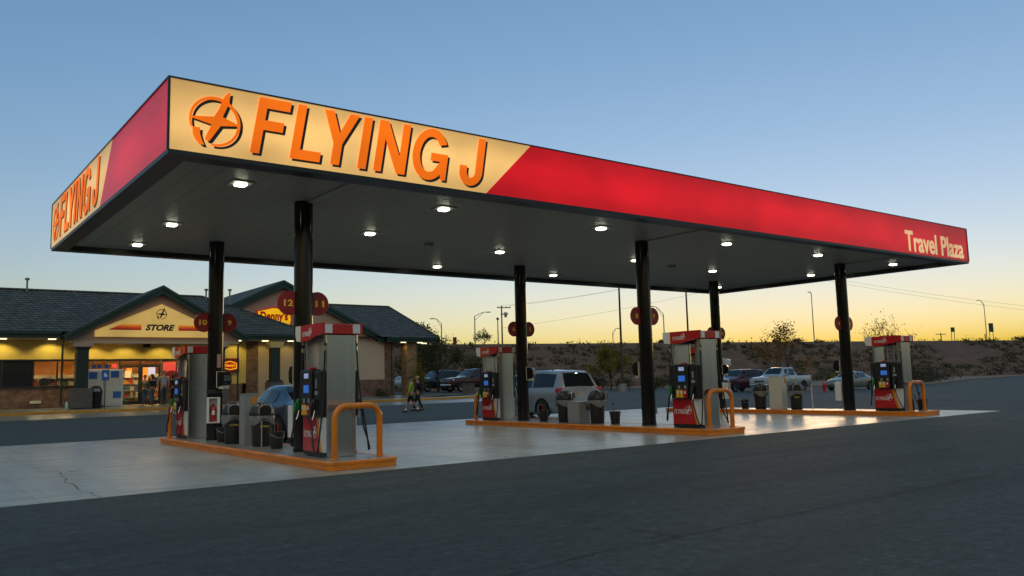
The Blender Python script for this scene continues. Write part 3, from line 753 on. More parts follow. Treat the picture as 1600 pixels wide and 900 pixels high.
cabinet('tall pale beige cabinet between two bins on the far right island', (22.58, 5.45, PZ), 0, (.34, .52, 1.16), 'offwhite')
def bucket(label, loc, rz, squeegee):
    r = thing('bucket', label, 'bucket', loc, rz, 'black squeegee buckets on the islands')
    mb = MB(); mb.lathe([(0, 0), (.12, 0), (.125, .01), (.15, .30), (.165, .30), (.165, .345), (.145, .345), (.118, .03), (0, .025)], 18); mb.build('tub', M['black'], r, smooth=40)
    mb = MB(); mb.tube([(-.16, 0, .32)] + [(.16 * -cos(a), -.15 * sin(a), .32 - .10 * sin(a)) for a in [R(q) for q in range(15, 180, 15)]] + [(.16, 0, .32)], .006, 6); mb.build('handle', M['grey_metal'], r)
    if squeegee:
        mb = MB(); mb.tube([(0, .0, .05), (.05, .03, .52)], .011, 8); q = mb.build('squeegee_handle', M['red'], r)
        mb = MB(); mb.box((.055, .033, .54), (.03, .03, .07)); mb.build('grip', M['rubber'], q)
    return r
k1 = bucket('black squeegee bucket at the foot of the nearest column', (3.28, 3.95, PZ), R(10), True)
dup(k1, (13.02, 4.02, PZ), 'black squeegee bucket at the right end of the bins on the middle island', 1.2)
dup(k1, (12.98, 7.1, PZ), 'black squeegee bucket before the minivan rear wheel', 2.6)
dup(k1, (23.2, .55, PZ), 'black squeegee bucket inside the orange hoop on the far right island', 2.0)
k2 = bucket('small plain black bucket left of the bin on the nearest island', (3.22, 7.15, PZ), 0, False)
dup(k2, (22.62, 6.95, PZ), 'small plain black bucket on the far right island near its back column', 0)
mb = MB(); mb.tube([(0, 0, 0), (.012, .03, 1.0)], .016, 8); mp_ = mb.build('brush_pole', M['grey_metal'], loc=(3.24, 4.70, PZ), smooth=60)
tag(mp_, 'thin grey upright pole before the bin on the nearest island', 'pole')
mb = MB(); mb.tube([(0, 0, 0), (0, 0, .88)], .016, 8); mp_ = mb.build('marker_pole', M['white'], loc=(22.85, 4.25, PZ), smooth=60)
tag(mp_, 'thin white upright pole right of the bins on the far right island', 'pole')
mb = MB(); mb.box((0, 0, 0), (.05, .12, .16), bev=.008); jb = mb.build('socket_box', M['grey_metal'], loc=(CX[1] + .19, CY[0] - .05, .52)); tag(jb, 'small grey socket box low on the middle near column', 'socket box')
# ------------------------------------------------------------------ store setting
YK = 32.0    # kerb line before the store
M['roof'] = brickmat('slate grey tiled roof', (.105, .105, .092), (.070, .073, .066), (.014, .016, .015), .34, .145, .75, 1.0, ms=.17)
M['brick'] = brickmat('brown brick', (.20, .105, .075), (.13, .07, .05), (.17, .14, .12), .30, .09, .85, .5)
M['stone'] = mat('tan ledge stone', (.30, .20, .11), .85, var=(5, .9, (.10, .065, .04)), bump=(7, 1.0))
M['stucco'] = mat('pale buff stucco', (.50, .40, .29), .9, bump=(60, .2), var=(.9, .2, (.42, .33, .24)))
M['stucco_lamplit'] = mat('lamplit buff stucco', (.58, .46, .16), .9, bump=(60, .2), var=(.9, .25, (.50, .38, .12)))  # buff stucco with the eave lamps' yellow light put into its colour
M['pediment'] = mat('pinkish beige stucco', (.44, .30, .23), .9, bump=(60, .2))
M['greentrim'] = mat('dark green trim', (.010, .042, .033), .45)
M['colgreen'] = mat('dark green column', (.013, .030, .026), .5)
M['plinth'] = mat('grey block plinth', (.12, .105, .098), .85, bump=(12, .5), var=(4, .4))
M['frame'] = mat('dark window frame', (.018, .022, .024), .4)
def glassmat():
    m = bpy.data.materials.new('shop window glass'); m.use_nodes = True; nt = m.node_tree; N = nt.nodes; L = nt.links
    N.remove(N['Principled BSDF']); out = N['Material Output']
    fr = N.new('ShaderNodeFresnel'); fr.inputs[0].default_value = 1.9
    tr = N.new('ShaderNodeBsdfTransparent'); tr.inputs[0].default_value = (.62, .66, .66, 1)
    gl = N.new('ShaderNodeBsdfGlossy'); gl.inputs['Roughness'].default_value = .03; gl.inputs[0].default_value = (.85, .9, .95, 1)
    mx = N.new('ShaderNodeMixShader'); L.new(fr.outputs[0], mx.inputs[0]); L.new(tr.outputs[0], mx.inputs[1]); L.new(gl.outputs[0], mx.inputs[2]); L.new(mx.outputs[0], out.inputs[0])
    return m
M['glass'] = glassmat()
M['darkglass'] = mat('dark tinted glass', (.010, .014, .02), .05, spec=.8)
M['eavelamp'] = mat('eave lamp lens', (.9, .85, .6), .4, emit=(1.0, .86, .50), emit_s=2.2)
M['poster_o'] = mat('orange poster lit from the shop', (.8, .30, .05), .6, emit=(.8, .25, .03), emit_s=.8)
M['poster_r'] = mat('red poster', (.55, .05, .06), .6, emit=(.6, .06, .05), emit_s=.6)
M['poster_b'] = mat('blue poster', (.03, .12, .42), .6)
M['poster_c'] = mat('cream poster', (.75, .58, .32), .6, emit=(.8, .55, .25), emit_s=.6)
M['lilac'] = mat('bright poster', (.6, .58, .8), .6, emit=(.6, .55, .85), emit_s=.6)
M['p_sign'] = panel('backlit gable sign', (.78, .50, .14), .42, .4)
M['p_signy'] = panel('backlit yellow sign', (.90, .46, .01), .62, .35)
M['p_signr'] = panel('backlit red lettering', (.42, .012, .01), .5, .35)
M['p_text'] = panel('dark red sign lettering', (.36, .008, .006), .35, .4)
M['p_stripe1'] = panel('sign stripe dark red', (.26, .015, .01), .5, .4)
M['p_stripe2'] = panel('sign stripe red', (.52, .05, .01), .5, .4)
M['p_stripe3'] = panel('sign stripe orange', (.72, .20, .01), .5, .4)

WY = 36.5; FZ = .60
# pavement slab in front of the store, with its yellow kerb (a real step)
def kz(x): return g(x, YK) + .14
xs = axis([(-18, 31, 49)])
mb = MB(); prev = None
for x in xs:
    row = [mb.bm.verts.new(p) for p in ((x, YK + .19, kz(x) - .004), (x, YK + 1.5, lerp(kz(x), FZ, .3)), (x, WY, FZ - .004), (x, WY + .3, FZ - .004))]
    if x > 25.9: row[1].co.z = kz(x); row[2].co.z = kz(x) + .02; row[3].co.z = kz(x) + .02
    if prev:
        for a, b in zip(range(3), range(1, 4)): mb._f([prev[a], row[a], row[b], prev[b]])
    prev = row
struct(mb.build('pavement', M['walk'], smooth=60))
mb = MB(); prev = None
for x in xs:
    z = kz(x); row = [mb.bm.verts.new(p) for p in ((x, YK - .01, z - .20), (x, YK, z - .02), (x, YK + .025, z), (x, YK + .20, z), (x, YK + .20, z - .2))]
    if prev:
        for a, b in zip(range(4), range(1, 5)): mb._f([prev[a], row[a], row[b], prev[b]])
    else: mb._f(row)
    prev = row
mb._f(prev[::-1]); struct(mb.build('kerb', M['yellow_kerb']))
# concrete parking apron in front of the kerb + yellow stall lines
mb = sheet(axis([(-18, 31, 30)]), axis([(28.4, YK - .012, 6)]), lambda x, y: g(x, y) + .006)
struct(mb.build('parking_apron', M['walk'], smooth=180))
mb = MB()
for x in (-1.2, 1.85, 4.6, 7.4, 10.2, 13.0, 15.8, 18.6):
    for q in range(8):
        ya, yb = lerp(28.5, YK - .1, q / 8), lerp(28.5, YK - .1, (q + 1) / 8)
        mb.poly([(x - .05, ya, g(x, ya) + .012), (x + .05, ya, g(x, ya) + .012), (x + .05, yb, g(x, yb) + .012), (x - .05, yb, g(x, yb) + .012)])
struct(mb.build('parking_lines', mat('worn yellow line paint', (.42, .28, .05), .8, var=(3, .9, (.12, .11, .09)))))
# planting bed of brown gravel at the right end
M['gravel'] = mat('brown gravel', (.16, .115, .085), .95, bump=(25, 1.0), var=(14, .7, (.08, .06, .045)))
mb = sheet(axis([(17.7, 30, 14)]), axis([(34.2, WY + 9, 14)]), lambda x, y: lerp(kz(x), FZ, .45) + .02 + .05 * mnoise.noise((x * 1.3, y * 1.3, 0)))
struct(mb.build('gravel_bed', M['gravel'], smooth=180))

# ------------------------------------------------------------------ the store itself
store = thing('store_building', 'long single storey store with slate roof, lit yellow wall and two gables', 'store', (8, WY, FZ))
SO = Vector((8, WY, FZ))
class SB(MB):
    """same shapes, given in world metres, stored relative to the store's base"""
    def build(s, name, mats, parent=None, smooth=None, **k):
        for v in s.bm.verts: v.co -= SO
        return MB.build(s, name, mats, store if parent is None else parent, smooth, **k)
def sbox(name, a, b, mk, parent=None, bev=0): m_ = SB(); m_.box2(a, b, bev); return m_.build(name, M[mk], parent)
XL, XR = -16.0, 25.68
W2 = 39.15      # the restaurant's wall stands further back
ZW0, ZW1 = 1.70, 3.08
# walls
sbox('brick_base', (XL, WY - .05, FZ - .3), (7.12, WY + .2, ZW0 - .05), 'brick')
sbox('brick_base', (9.30, WY - .05, FZ - .3), (13.9, WY + .2, ZW0 - .05), 'brick')
sbox('wall', (XL, WY, ZW1 + .05), (11.6, WY + .2, 4.22), 'stucco_lamplit')
sbox('wall', (11.6, WY, ZW0 - .05), (14.15, WY + .2, 4.22), 'stucco_lamplit')
sbox('brick_pier', (14.15, WY - .06, FZ - .3), (14.85, WY + .2, 4.2), 'brick')
sbox('wall', (14.85, WY, FZ - .2), (17.6, WY + .2, 4.22), 'stucco')
sbox('wall', (17.4, WY + .2, FZ - .2), (17.6, W2 - .001, 4.22), 'stucco')
sbox('wall', (17.4, W2, FZ - .3), (25.1, W2 + .2, 4.40), 'stucco')
sbox('brick_base', (17.7, W2 - .05, FZ - .4), (24.85, W2 - .002, ZW0 + .02), 'brick')
sbox('brick_pier', (24.9, W2 - .07, FZ - .4), (XR, W2 + .5, 4.40), 'brick')
sbox('wall', (XR - .3, W2 + .5, FZ - .3), (XR, W2 + 10.5, 4.40), 'stucco')
sbox('wall', (XL, W2 + 10.3, FZ - .3), (XR - .3, W2 + 10.5, 4.25), 'stucco')
# window sill, head, mullions and glass
sbox('window_sill', (XL, WY - .09, ZW0 - .052), (7.12, WY + .14, ZW0), 'frame')
sbox('window_head', (XL, WY - .04, ZW1), (11.6, WY + .14, ZW1 + .052), 'frame')
edges = [-10.2, -6.7, -3.3, -.1, 1.62, 3.03, 4.12, 5.80, 6.52, 7.14]
def window(x0, x1, z0, z1, glass='glass', rail=None):
    f = SB(); w = .035
    f.box2((x0, WY + .0, z0), (x0 + w, WY + .1, z1)); f.box2((x1 - w, WY + .0, z0), (x1, WY + .1, z1))
    f.box2((x0 + w, WY + .0, z1 - .05), (x1 - w, WY + .1, z1)); f.box2((x0 + w, WY + .0, z0), (x1 - w, WY + .1, z0 + .05))
    if rail: f.box2((x0 + w, WY + .0, rail), (x1 - w, WY + .1, rail + .05))
    fr = f.build('window', M['frame'])
    p = SB(); p.box2((x0 + w, WY + .045, z0 + .05), (x1 - w, WY + .055, z1 - .05)); p.build('pane', M[glass], fr)
    return fr
for a, b in zip(edges, edges[1:]): window(a, b, ZW0 + .001, ZW1 - .001, 'darkglass' if b < 1.7 or (1.6 < a < 2) else 'glass')
window(9.32, 10.30, 1.66, ZW1 - .001); window(10.30, 11.58, 1.66, ZW1 - .001)
sbox('window_sill', (9.30, WY - .09, 1.651), (11.6, WY + .14, 1.659), 'frame')
# glazed doors, two leaves with transoms
for i, (a, b) in enumerate(((7.15, 8.22), (8.23, 9.29))):
    window(a, b, 2.80, ZW1 - .001)
    d = SB(); w = .10; z0, z1 = FZ + .02, 2.79
    d.box2((a, WY, z0), (a + w, WY + .08, z1)); d.box2((b - w, WY, z0), (b, WY + .08, z1)); d.box2((a + w, WY, z1 - .12), (b - w, WY + .08, z1)); d.box2((a + w, WY, z0), (b - w, WY + .08, z0 + .22)); 
    dr = d.build('door', M['frame'])
    p = SB(); p.box2((a + w, WY + .035, z0 + .22), (b - w, WY + .045, z1 - .12)); p.build('pane', M['glass'], dr)
    p = SB(); p.box2((a + w, WY - .05, 1.60), (b - w, WY - .02, 1.66)); p.build('push_bar', M['galv'], dr)
def poster(x0, x1, z0, z1, mk, par=None, y=WY + .03):
    m_ = SB(); m_.box2((x0, y, z0), (x1, y + .008, z1)); return m_.build('poster', M[mk])
poster(6.02, 6.32, 2.55, 2.86, 'poster_c'); poster(5.98, 6.28, 2.50, 2.87, 'poster_r', y=WY + .018)
poster(6.70, 7.0, 2.62, 2.88, 'poster_r'); poster(6.55, 6.66, 2.1, 2.9, 'poster_o')
poster(7.50, 7.78, 2.30, 2.62, 'poster_o', y=WY + .01); poster(7.42, 7.72, 2.1, 2.48, 'poster_c', y=WY - .01)
poster(8.35, 8.62, 1.95, 2.66, 'poster_o', y=WY + .005); poster(8.62, 9.0, 2.25, 2.68, 'lilac', y=WY + .005)
poster(9.42, 10.22, 1.75, 2.95, 'poster_r'); poster(10.35, 11.5, 2.3, 3.0, 'poster_r'); poster(10.5, 10.72, 2.45, 2.68, 'poster_c', y=WY + .015)
m_ = SB(); m_.prism([(9.4, 1.6), (10.3, 1.6)] + [(9.85 + .45 * cos(R(a)), 2.05 + .42 * sin(R(a))) for a in range(0, 181, 15)], (0, WY - .10, 0), (1, 0, 0), (0, 0, 1), .05); m_.build('poster', mat('crimson arched display', (.22, .01, .02), .6))
# a room behind the glass: floor, back wall, ceiling, shelves with goods
m_ = SB(); m_.box2((1.9, WY + .3, FZ - .06), (11.5, 44.0, FZ - .01)); m_.build('shop_floor', M['walk'])
M['inwall'] = mat('warm shop wall', (.70, .34, .08), .8, var=(.8, .5, (.6, .2, .05)))
sbox('shop_wall', (1.9, 43.9, FZ), (11.5, 44.0, 3.3), 'inwall'); sbox('shop_wall', (1.8, WY + .3, FZ), (1.9, 44.0, 3.3), 'inwall'); sbox('shop_wall', (11.5, WY + .3, FZ), (11.6, 44, 3.3), 'inwall')
sbox('shop_ceiling', (1.8, WY + .2, 3.3), (11.6, 44.0, 3.36), 'offwhite')
rr = random.Random(11)
goods = [mat('goods %s' % n_, c, .5) for n_, c in (('red', (.5, .05, .04)), ('amber', (.7, .36, .05)), ('green', (.10, .25, .06)), ('white', (.7, .68, .6)), ('blue', (.05, .15, .4)))]
for sy, (x0, x1) in ((38.4, (3.2, 6.9)), (39.6, (7.3, 11.2)), (41.2, (3.0, 8.0))):
    m_ = SB()
    for z in (.62, 1.0, 1.38, 1.76): m_.box2((x0, sy, z), (x1, sy + .5, z + .03))
    m_.box2((x0, sy + .24, .6), (x1, sy + .27, 2.15)); m_.box2((x0, sy - .02, 2.15), (x1, sy + .5, 2.35))
    sh = m_.build('shop_shelf', M['offwhite'])
    m_ = SB()
    for z in (.655, 1.035, 1.415, 1.795):
        x = x0 + .03
        while x < x1 - .2:
            w = rr.uniform(.08, .22); h = rr.uniform(.15, .30); m_.mi = rr.randrange(5); m_.box2((x, sy + .02, z), (x + w, sy + .2, z + h)); x += w + .015
    m_.build('goods', goods, sh)
m_ = SB()
for x in (3.2, 5.4, 7.6, 9.8):
    for y in (38.2, 41.0): m_.box2((x - .6, y - .15, 3.27), (x + .6, y + .15, 3.296))
m_.build('ceiling_lamp', mat('shop ceiling lamp', (.9, .8, .6), .5, emit=(1, .62, .26), emit_s=75.0))
# drum shaped display + balloons in the second window
m_ = SB(); m_.lathe([(0, 0), (.24, 0), (.24, .3), (0, .3)], 20, Matrix.Translation((3.55, 37.1, 1.95)) @ Matrix.Rotation(R(90), 4, 'X')); m_.build('window_display', M['offwhite'], smooth=40)

# ---- roof of the store wing: hipped at its right end
EY, EZ, SL = 35.0, 4.50, .5
RY, RZ = 40.3, 4.50 + .5 * 5.3
hx = 17.95; rxe = hx - 5.3
m_ = SB(); bY = 2 * RY - EY
top = [(XL - 1, EY, EZ), (hx, EY, EZ), (rxe, RY, RZ), (XL - 1, RY, RZ)]
m_.poly(top); m_.poly([(hx, EY, EZ), (hx, bY, EZ), (rxe, RY, RZ)]); m_.poly([(XL - 1, RY, RZ), (rxe, RY, RZ), (hx, bY, EZ), (XL - 1, bY, EZ)])
m_.poly([(XL - 1, EY, EZ), (hx, EY, EZ), (hx, bY, EZ), (XL - 1, bY, EZ)][::-1]); m_.poly([(XL - 1, EY, EZ), (XL - 1, RY, RZ), (XL - 1, bY, EZ)])
roof = m_.build('roof', M['roof'])
m_ = SB(); m_.tube([(XL - 1, RY, RZ + .01), (rxe, RY, RZ + .01), (hx, EY, EZ + .01)], .075, 8); m_.build('ridge_tiles', M['roof'], roof)
for (vx, vy, h_) in ((3.02, 40.1, .62), (12.8, 40.0, .5), (14.28, 40.0, 1.15)):
    m_ = SB(); z = 4.5 + .5 * (RY - EY) - abs(vy - RY) * .5 - (.6 if vx > 14 else 0); m_.tube([(vx, vy, z - .1), (vx, vy, z + h_)], .05, 10); m_.lathe([(.05, 0), (.12, .02), (.12, .12), (0, .15)], 12, Matrix.Translation((vx, vy, z + h_))); m_.build('vent_pipe', M['galv'], roof, smooth=40)
# eave: soffit board, green fascia
def eave(x0, x1, y, z, depth):
    m_ = SB(); m_.box2((x0, y - .03, z - .34), (x1, y + .0, z - .01)); m_.box2((x0, y - .14, z - .14), (x1, y - .032, z - .02)); m_.build('eave_fascia', M['greentrim'])
    m_ = SB(); m_.box2((x0, y + .002, z - .33), (x1, y + depth, z - .30)); m_.build('eave_soffit', M['stucco'])
eave(XL - 1, 4.0, EY, EZ, WY - EY - .01); eave(13.25, hx, EY, EZ, WY - EY - .01)
m_ = SB(); m_.box2((hx - .03, EY, EZ - .34), (hx, WY, EZ - .01)); m_.build('eave_fascia', M['greentrim'])

# ---- porch gable with the sign
GY, ax, az, fx, fz = 33.75, 8.62, 6.98, 4.58, 4.28
ry_back = EY + (az - EZ) / SL
m_ = SB(); th = .30
for s in (-1, 1):
    a, b, c, d = (ax, GY, az), (ax + s * fx, GY, fz), (ax + s * fx, EY + .05, fz), (ax, ry_back, az)
    q = [a, b, c, d] if s > 0 else [d, c, b, a]
    m_.slab(q, .06)
gro = m_.build('porch_roof', M['roof'])
m_ = SB()
for s in (-1, 1):
    a, b = Vector((ax, 0, az)), Vector((ax + s * fx, 0, fz))
    pts = [(a.x, a.z - .065), (b.x, b.z - .065), (b.x, b.z - .38), (a.x, a.z - .46)]
    m_.prism(pts, (0, GY + .10, 0), (1, 0, 0), (0, 0, 1), .14)
    pts = [(a.x, a.z - .002), (b.x + s * .03, b.z - .002), (b.x + s * .03, b.z - .16), (a.x, a.z - .18)]
    m_.prism(pts, (0, GY - .042, 0), (1, 0, 0), (0, 0, 1), .08)
m_.build('rake_board', M['greentrim'], gro)
PY = GY + .35
sl = (az - fz) / fx
m_ = SB(); m_.prism([(ax - fx + .35, 4.02), (ax + fx - .35, 4.02), (ax + fx - .35, fz - .02), (ax, az - .25), (ax - fx + .35, fz - .02)], (0, PY + .2, 0), (1, 0, 0), (0, 0, 1), .2); m_.build('gable_wall', M['pediment'])
m_ = SB(); m_.box2((ax - fx + .3, PY + .002, 3.86), (ax + fx - .3, PY + .198, 4.018)); m_.box2((ax - fx + .35, PY + .2, 4.02), (ax + fx - .35, WY - .002, 4.05)); m_.build('porch_beam', M['stucco'])
# sign cabinet
sg = SB(); s0, s1 = ax - 3.22, ax + 3.22
pent = [(s0, 4.20), (s1, 4.20), (s1, 4.52), (ax, 5.98), (s0, 4.52)]
sg.prism(pent, (0, PY - .002, 0), (1, 0, 0), (0, 0, 1), .16); sign = sg.build('gable_sign', M['p_sign'])
yf = PY - .163
def flat(name, polys, mk, par, y=yf, th=.006):
    m_ = SB()
    for q in polys: m_.prism(q, (0, y, 0), (1, 0, 0), (0, 0, 1), th)
    return m_.build(name, M[mk], par)
zs = [4.56, 4.66, 4.76, 4.86]
for i, mk in enumerate(('p_stripe1', 'p_stripe2', 'p_stripe3')):
    za_, zb__ = zs[i], zs[i + 1] - .004
    xa = lambda z: 6.0 + (z - 4.56) * 2.05
    flat('stripe', [[(xa(za_), za_), (7.62, za_), (7.62, zb__), (xa(zb__), zb__)]], mk, sign); flat('stripe', [[(9.50, za_), (2 * ax - xa(za_), za_), (2 * ax - xa(zb__), zb__), (9.50, zb__)]], mk, sign)
m_ = SB(); add_text(m_, 'STORE', (7.82, yf, 4.54), (1, 0, 0), (0, 0, 1), 1.5, .34, .006, shear=.3, bold=.05); m_.build('lettering', M['p_black'], sign)
em = []
for q in emblem_polys(ax, 5.43, .27): em.append(q)
m_ = SB()
for q in em: m_.prism(q, (0, yf, 0), (1, 0, 0), (0, 0, 1), .006)
m_.build('emblem', M['p_black'], sign)
# porch columns
for cx in (4.86, 11.75):
    m_ = SB(); y = PY + .1
    m_.box((cx, y, FZ + .48), (.95, .95, 1.0), bev=.02); m_.build('column_plinth', M['plinth'])
    m_ = SB(); m_.box((cx, y, 1.14 + .06), (.80, .80, .12)); m_.box((cx, y, 1.26 + .06), (.68, .68, .115)); m_.box((cx, y, 2.45), (.56, .56, 2.2)); m_.box((cx, y, 3.58), (.64, .64, .06)); m_.box((cx, y, 3.64), (.76, .76, .055))
    for k in range(7):
        m_.box((cx - .24 + k * .08, y - .285, 2.4), (.03, .012, 1.9))
    m_.build('column', M['colgreen'])
    sbox('capital', (cx - .45, y - .45, 3.67), (cx + .45, y + .45, 3.858), 'pediment')
# downpipes
def downpipe(x, y, z0, zt, x2):
    m_ = SB(); m_.tube([(x2, y - 1.0, zt), (x2 + (x - x2) * .2, y - .9, zt - .12), (x, y, zt - .45), (x, y, z0)], .05, 8); m_.build('downpipe', M['greentrim'], smooth=40)
downpipe(4.12, 35.1, .7, 4.3, 4.05); downpipe(13.2, 35.2, .7, 4.3, 13.3); downpipe(25.4, W2 - .15, .55, 4.5, 25.35)

# ---- restaurant gable (wide, higher) and the roof to its right
g2x, g2z, g2f, g2fz, g2Y = 17.4, 8.30, 7.3, 4.64, 38.85
m_ = SB()
for s in (-1, 1):
    a, b, c, d = (g2x, g2Y, g2z), (g2x + s * g2f, g2Y, g2fz), (g2x + s * g2f, 50.0, g2fz), (g2x, 50.0, g2z)
    m_.slab([a, b, c, d] if s > 0 else [d, c, b, a], .08)
r2 = m_.build('gable_roof', M['roof'])
m_ = SB()
for s in (-1, 1):
    pts = [(g2x, g2z - .085), (g2x + s * g2f, g2fz - .085), (g2x + s * g2f, g2fz - .42), (g2x, g2z - .50)]
    m_.prism(pts, (0, g2Y + .10, 0), (1, 0, 0), (0, 0, 1), .13)
    pts = [(g2x, g2z - .004), (g2x + s * (g2f + .03), g2fz - .004), (g2x + s * (g2f + .03), g2fz - .20), (g2x, g2z - .22)]
    m_.prism(pts, (0, g2Y - .032, 0), (1, 0, 0), (0, 0, 1), .07)
m_.build('rake_board', M['greentrim'], r2)
m_ = SB(); hw = g2f - .5; s2 = (g2z - g2fz) / g2f
m_.prism([(g2x - hw, 4.41), (g2x + hw, 4.41), (g2x + hw, g2z - .12 - s2 * hw), (g2x, g2z - .12), (g2x - hw, g2z - .12 - s2 * hw)], (0, W2 + .16, 0), (1, 0, 0), (0, 0, 1), .18); m_.build('gable_wall', M['pediment'])
# right part: eave roof
e2y, e2z, r2y = 38.5, 4.67, 43.8
r2z = e2z + .5 * (r2y - e2y); xr = 29.0; xrr = 27.8; b2y = 2 * r2y - e2y
m_ = SB(); x0 = 20.2
m_.poly([(24.35, e2y, e2z), (xr, e2y, e2z), (xrr, r2y, r2z), (x0, r2y, r2z), (x0, r2y - .6, r2z - .3)])
m_.poly([(xr, e2y, e2z), (xr, b2y, e2z), (xrr, r2y, r2z)]); m_.poly([(xrr, r2y, r2z), (xr, b2y, e2z), (x0, b2y, e2z), (x0, r2y, r2z)])
m_.poly([(24.35, e2y, e2z - .001), (xr, e2y, e2z - .001), (xr, b2y, e2z - .001), (x0, b2y, e2z - .001), (x0, e2y + 1, e2z - .001)][::-1])
r3 = m_.build('roof', M['roof'])
m_ = SB(); m_.tube([(x0, r2y, r2z + .01), (xrr, r2y, r2z + .01), (xr, e2y, e2z + .01)], .07, 8); m_.build('ridge_tiles', M['roof'], r3)
m_ = SB(); m_.box2((24.75, e2y - .03, e2z - .36), (xr, e2y, e2z - .01)); m_.box2((24.85, e2y - .15, e2z - .15), (xr, e2y - .032, e2z - .03)); m_.box2((xr, e2y - .15, e2z - .36), (xr + .03, b2y, e2z - .01)); m_.build('eave_fascia', M['greentrim'])
m_ = SB(); m_.box2((XR, e2y + .002, e2z - .34), (xr - .002, b2y, e2z - .31)); m_.build('eave_soffit', M['stucco'])
sbox('porch_pillar', (26.48, W2 - .35, FZ - .5), (27.3, W2 + .45, e2z - .345), 'stone')
sbox('porch_pillar', (26.48, W2 + 5.35, FZ - .5), (27.3, W2 + 6.15, e2z - .345), 'stone')
# restaurant entrance column: yellow-lit capital, green shaft
m_ = SB(); cx, cy = 15.35, 34.9
m_.box((cx, cy + .2, 2.72), (.50, .50, 1.95)); m_.box((cx, cy + .2, 1.73), (.72, .72, .12)); m_.build('column', M['colgreen'])
sbox('column_plinth', (cx - .42, cy - .22, FZ - .2), (cx + .42, cy + .62, 1.668), 'plinth')
m_ = SB(); m_.prism([(-.38, 3.70), (.38, 3.70), (.45, 4.06), (-.45, 4.06)], (cx, cy + .56, 0), (1, 0, 0), (0, 0, 1), .72); m_.build('capital', M['stucco_lamplit'])
# restaurant signs
fy = g2Y - .06
hexp = lambda cx, cz, w, h: [(cx - w, cz - h * .55), (cx - w * .1, cz - h), (cx + w * .1, cz - h), (cx + w * .93, cz - h * .72), (cx + w, cz - h * .2), (cx + w * .96, cz + h * .5), (cx + w * .1, cz + h), (cx - w * .1, cz + h), (cx - w, cz + h * .62), (cx - w * .92, cz)]
sx, sz = 16.80, 5.82
m_ = SB(); m_.prism(hexp(sx, sz, 1.18, .70), (0, W2 - .03, 0), (1, 0, 0), (0, 0, 1), .22); rs = m_.build('restaurant_sign', M['p_signr'])
flat('sign_face', [hexp(sx, sz, 1.10, .62)], 'p_signy', rs, W2 - .252, .008)
m_ = SB(); add_text(m_, "Denny's", (sx - .92, W2 - .262, sz - .32), (1, 0, 0), (0, 0, 1), 1.82, .74, .008, bold=.045, space=1.06); m_.build('lettering', M['p_text'], rs)
wx, wz = 13.15, 2.72
m_ = SB(); m_.box2((wx - .55, WY - .08, wz - .42), (wx + .55, WY - .002, wz + .42)); ws = m_.build('wall_sign', mat('dark red sign box', (.16, .012, .012), .4))
flat('sign_face', [hexp(wx, wz, .44, .27)], 'p_signy', ws, WY - .082, .006)
flat('sign_face', [hexp(wx, wz, .37, .21)], 'p_signr', ws, WY - .090, .006)
m_ = SB(); add_text(m_, "Denny's", (wx - .30, WY - .098, wz - .12), (1, 0, 0), (0, 0, 1), .60, .22, .006, bold=.035, space=.95); m_.build('lettering', M['p_signy'], ws)
# lamps under the eaves: these light the wall
def eave_lamp(x, y, z, power=92, col=(1, .76, .20)):
    m_ = SB(); m_.box2((x - .17, y - .09, z - .05), (x + .17, y + .09, z - .001)); o = m_.build('eave_lamp', M['eavelamp'])
    if power:
        ld = bpy.data.lights.new('eave_lamp_light', 'SPOT'); ld.energy = power * ES * 1.0; ld.color = col; ld.shadow_soft_size = .08; ld.spot_size = R(120); ld.spot_blend = .5
        lo = bpy.data.objects.new('eave_lamp_light', ld); COL.objects.link(lo); lo.parent = store; lo.location = Vector((x, y, z - .07)) - SO
        lo.rotation_euler = (R(22), 0, 0)
for x in (-9.8, -6.6, -3.6, -.9, 1.53, 3.72): eave_lamp(x, 35.75, EZ - .33)
for x in (5.75, 7.37, 9.22, 10.81): eave_lamp(x, 35.6, 4.02)
for x in (13.4, 15.0, 16.6): eave_lamp(x, 35.7, EZ - .33, 62 if x < 14 else 26)
eave_lamp(26.2, 38.75, e2z - .345, 16, (1, .62, .12)); eave_lamp(27.7, 39.0, e2z - .345, 22, (1, .62, .12)); eave_lamp(28.6, 39.9, e2z - .345, 0)
m_ = SB(); m_.box2((8.3, WY - .22, 3.78), (8.65, WY - .002, 3.98)); m_.build('security_camera', M['black'])
m_ = SB(); m_.box2((2.9, WY - .16, .86), (3.4, WY - .052, 1.0)); m_.build('wall_fitting', M['offwhite'])

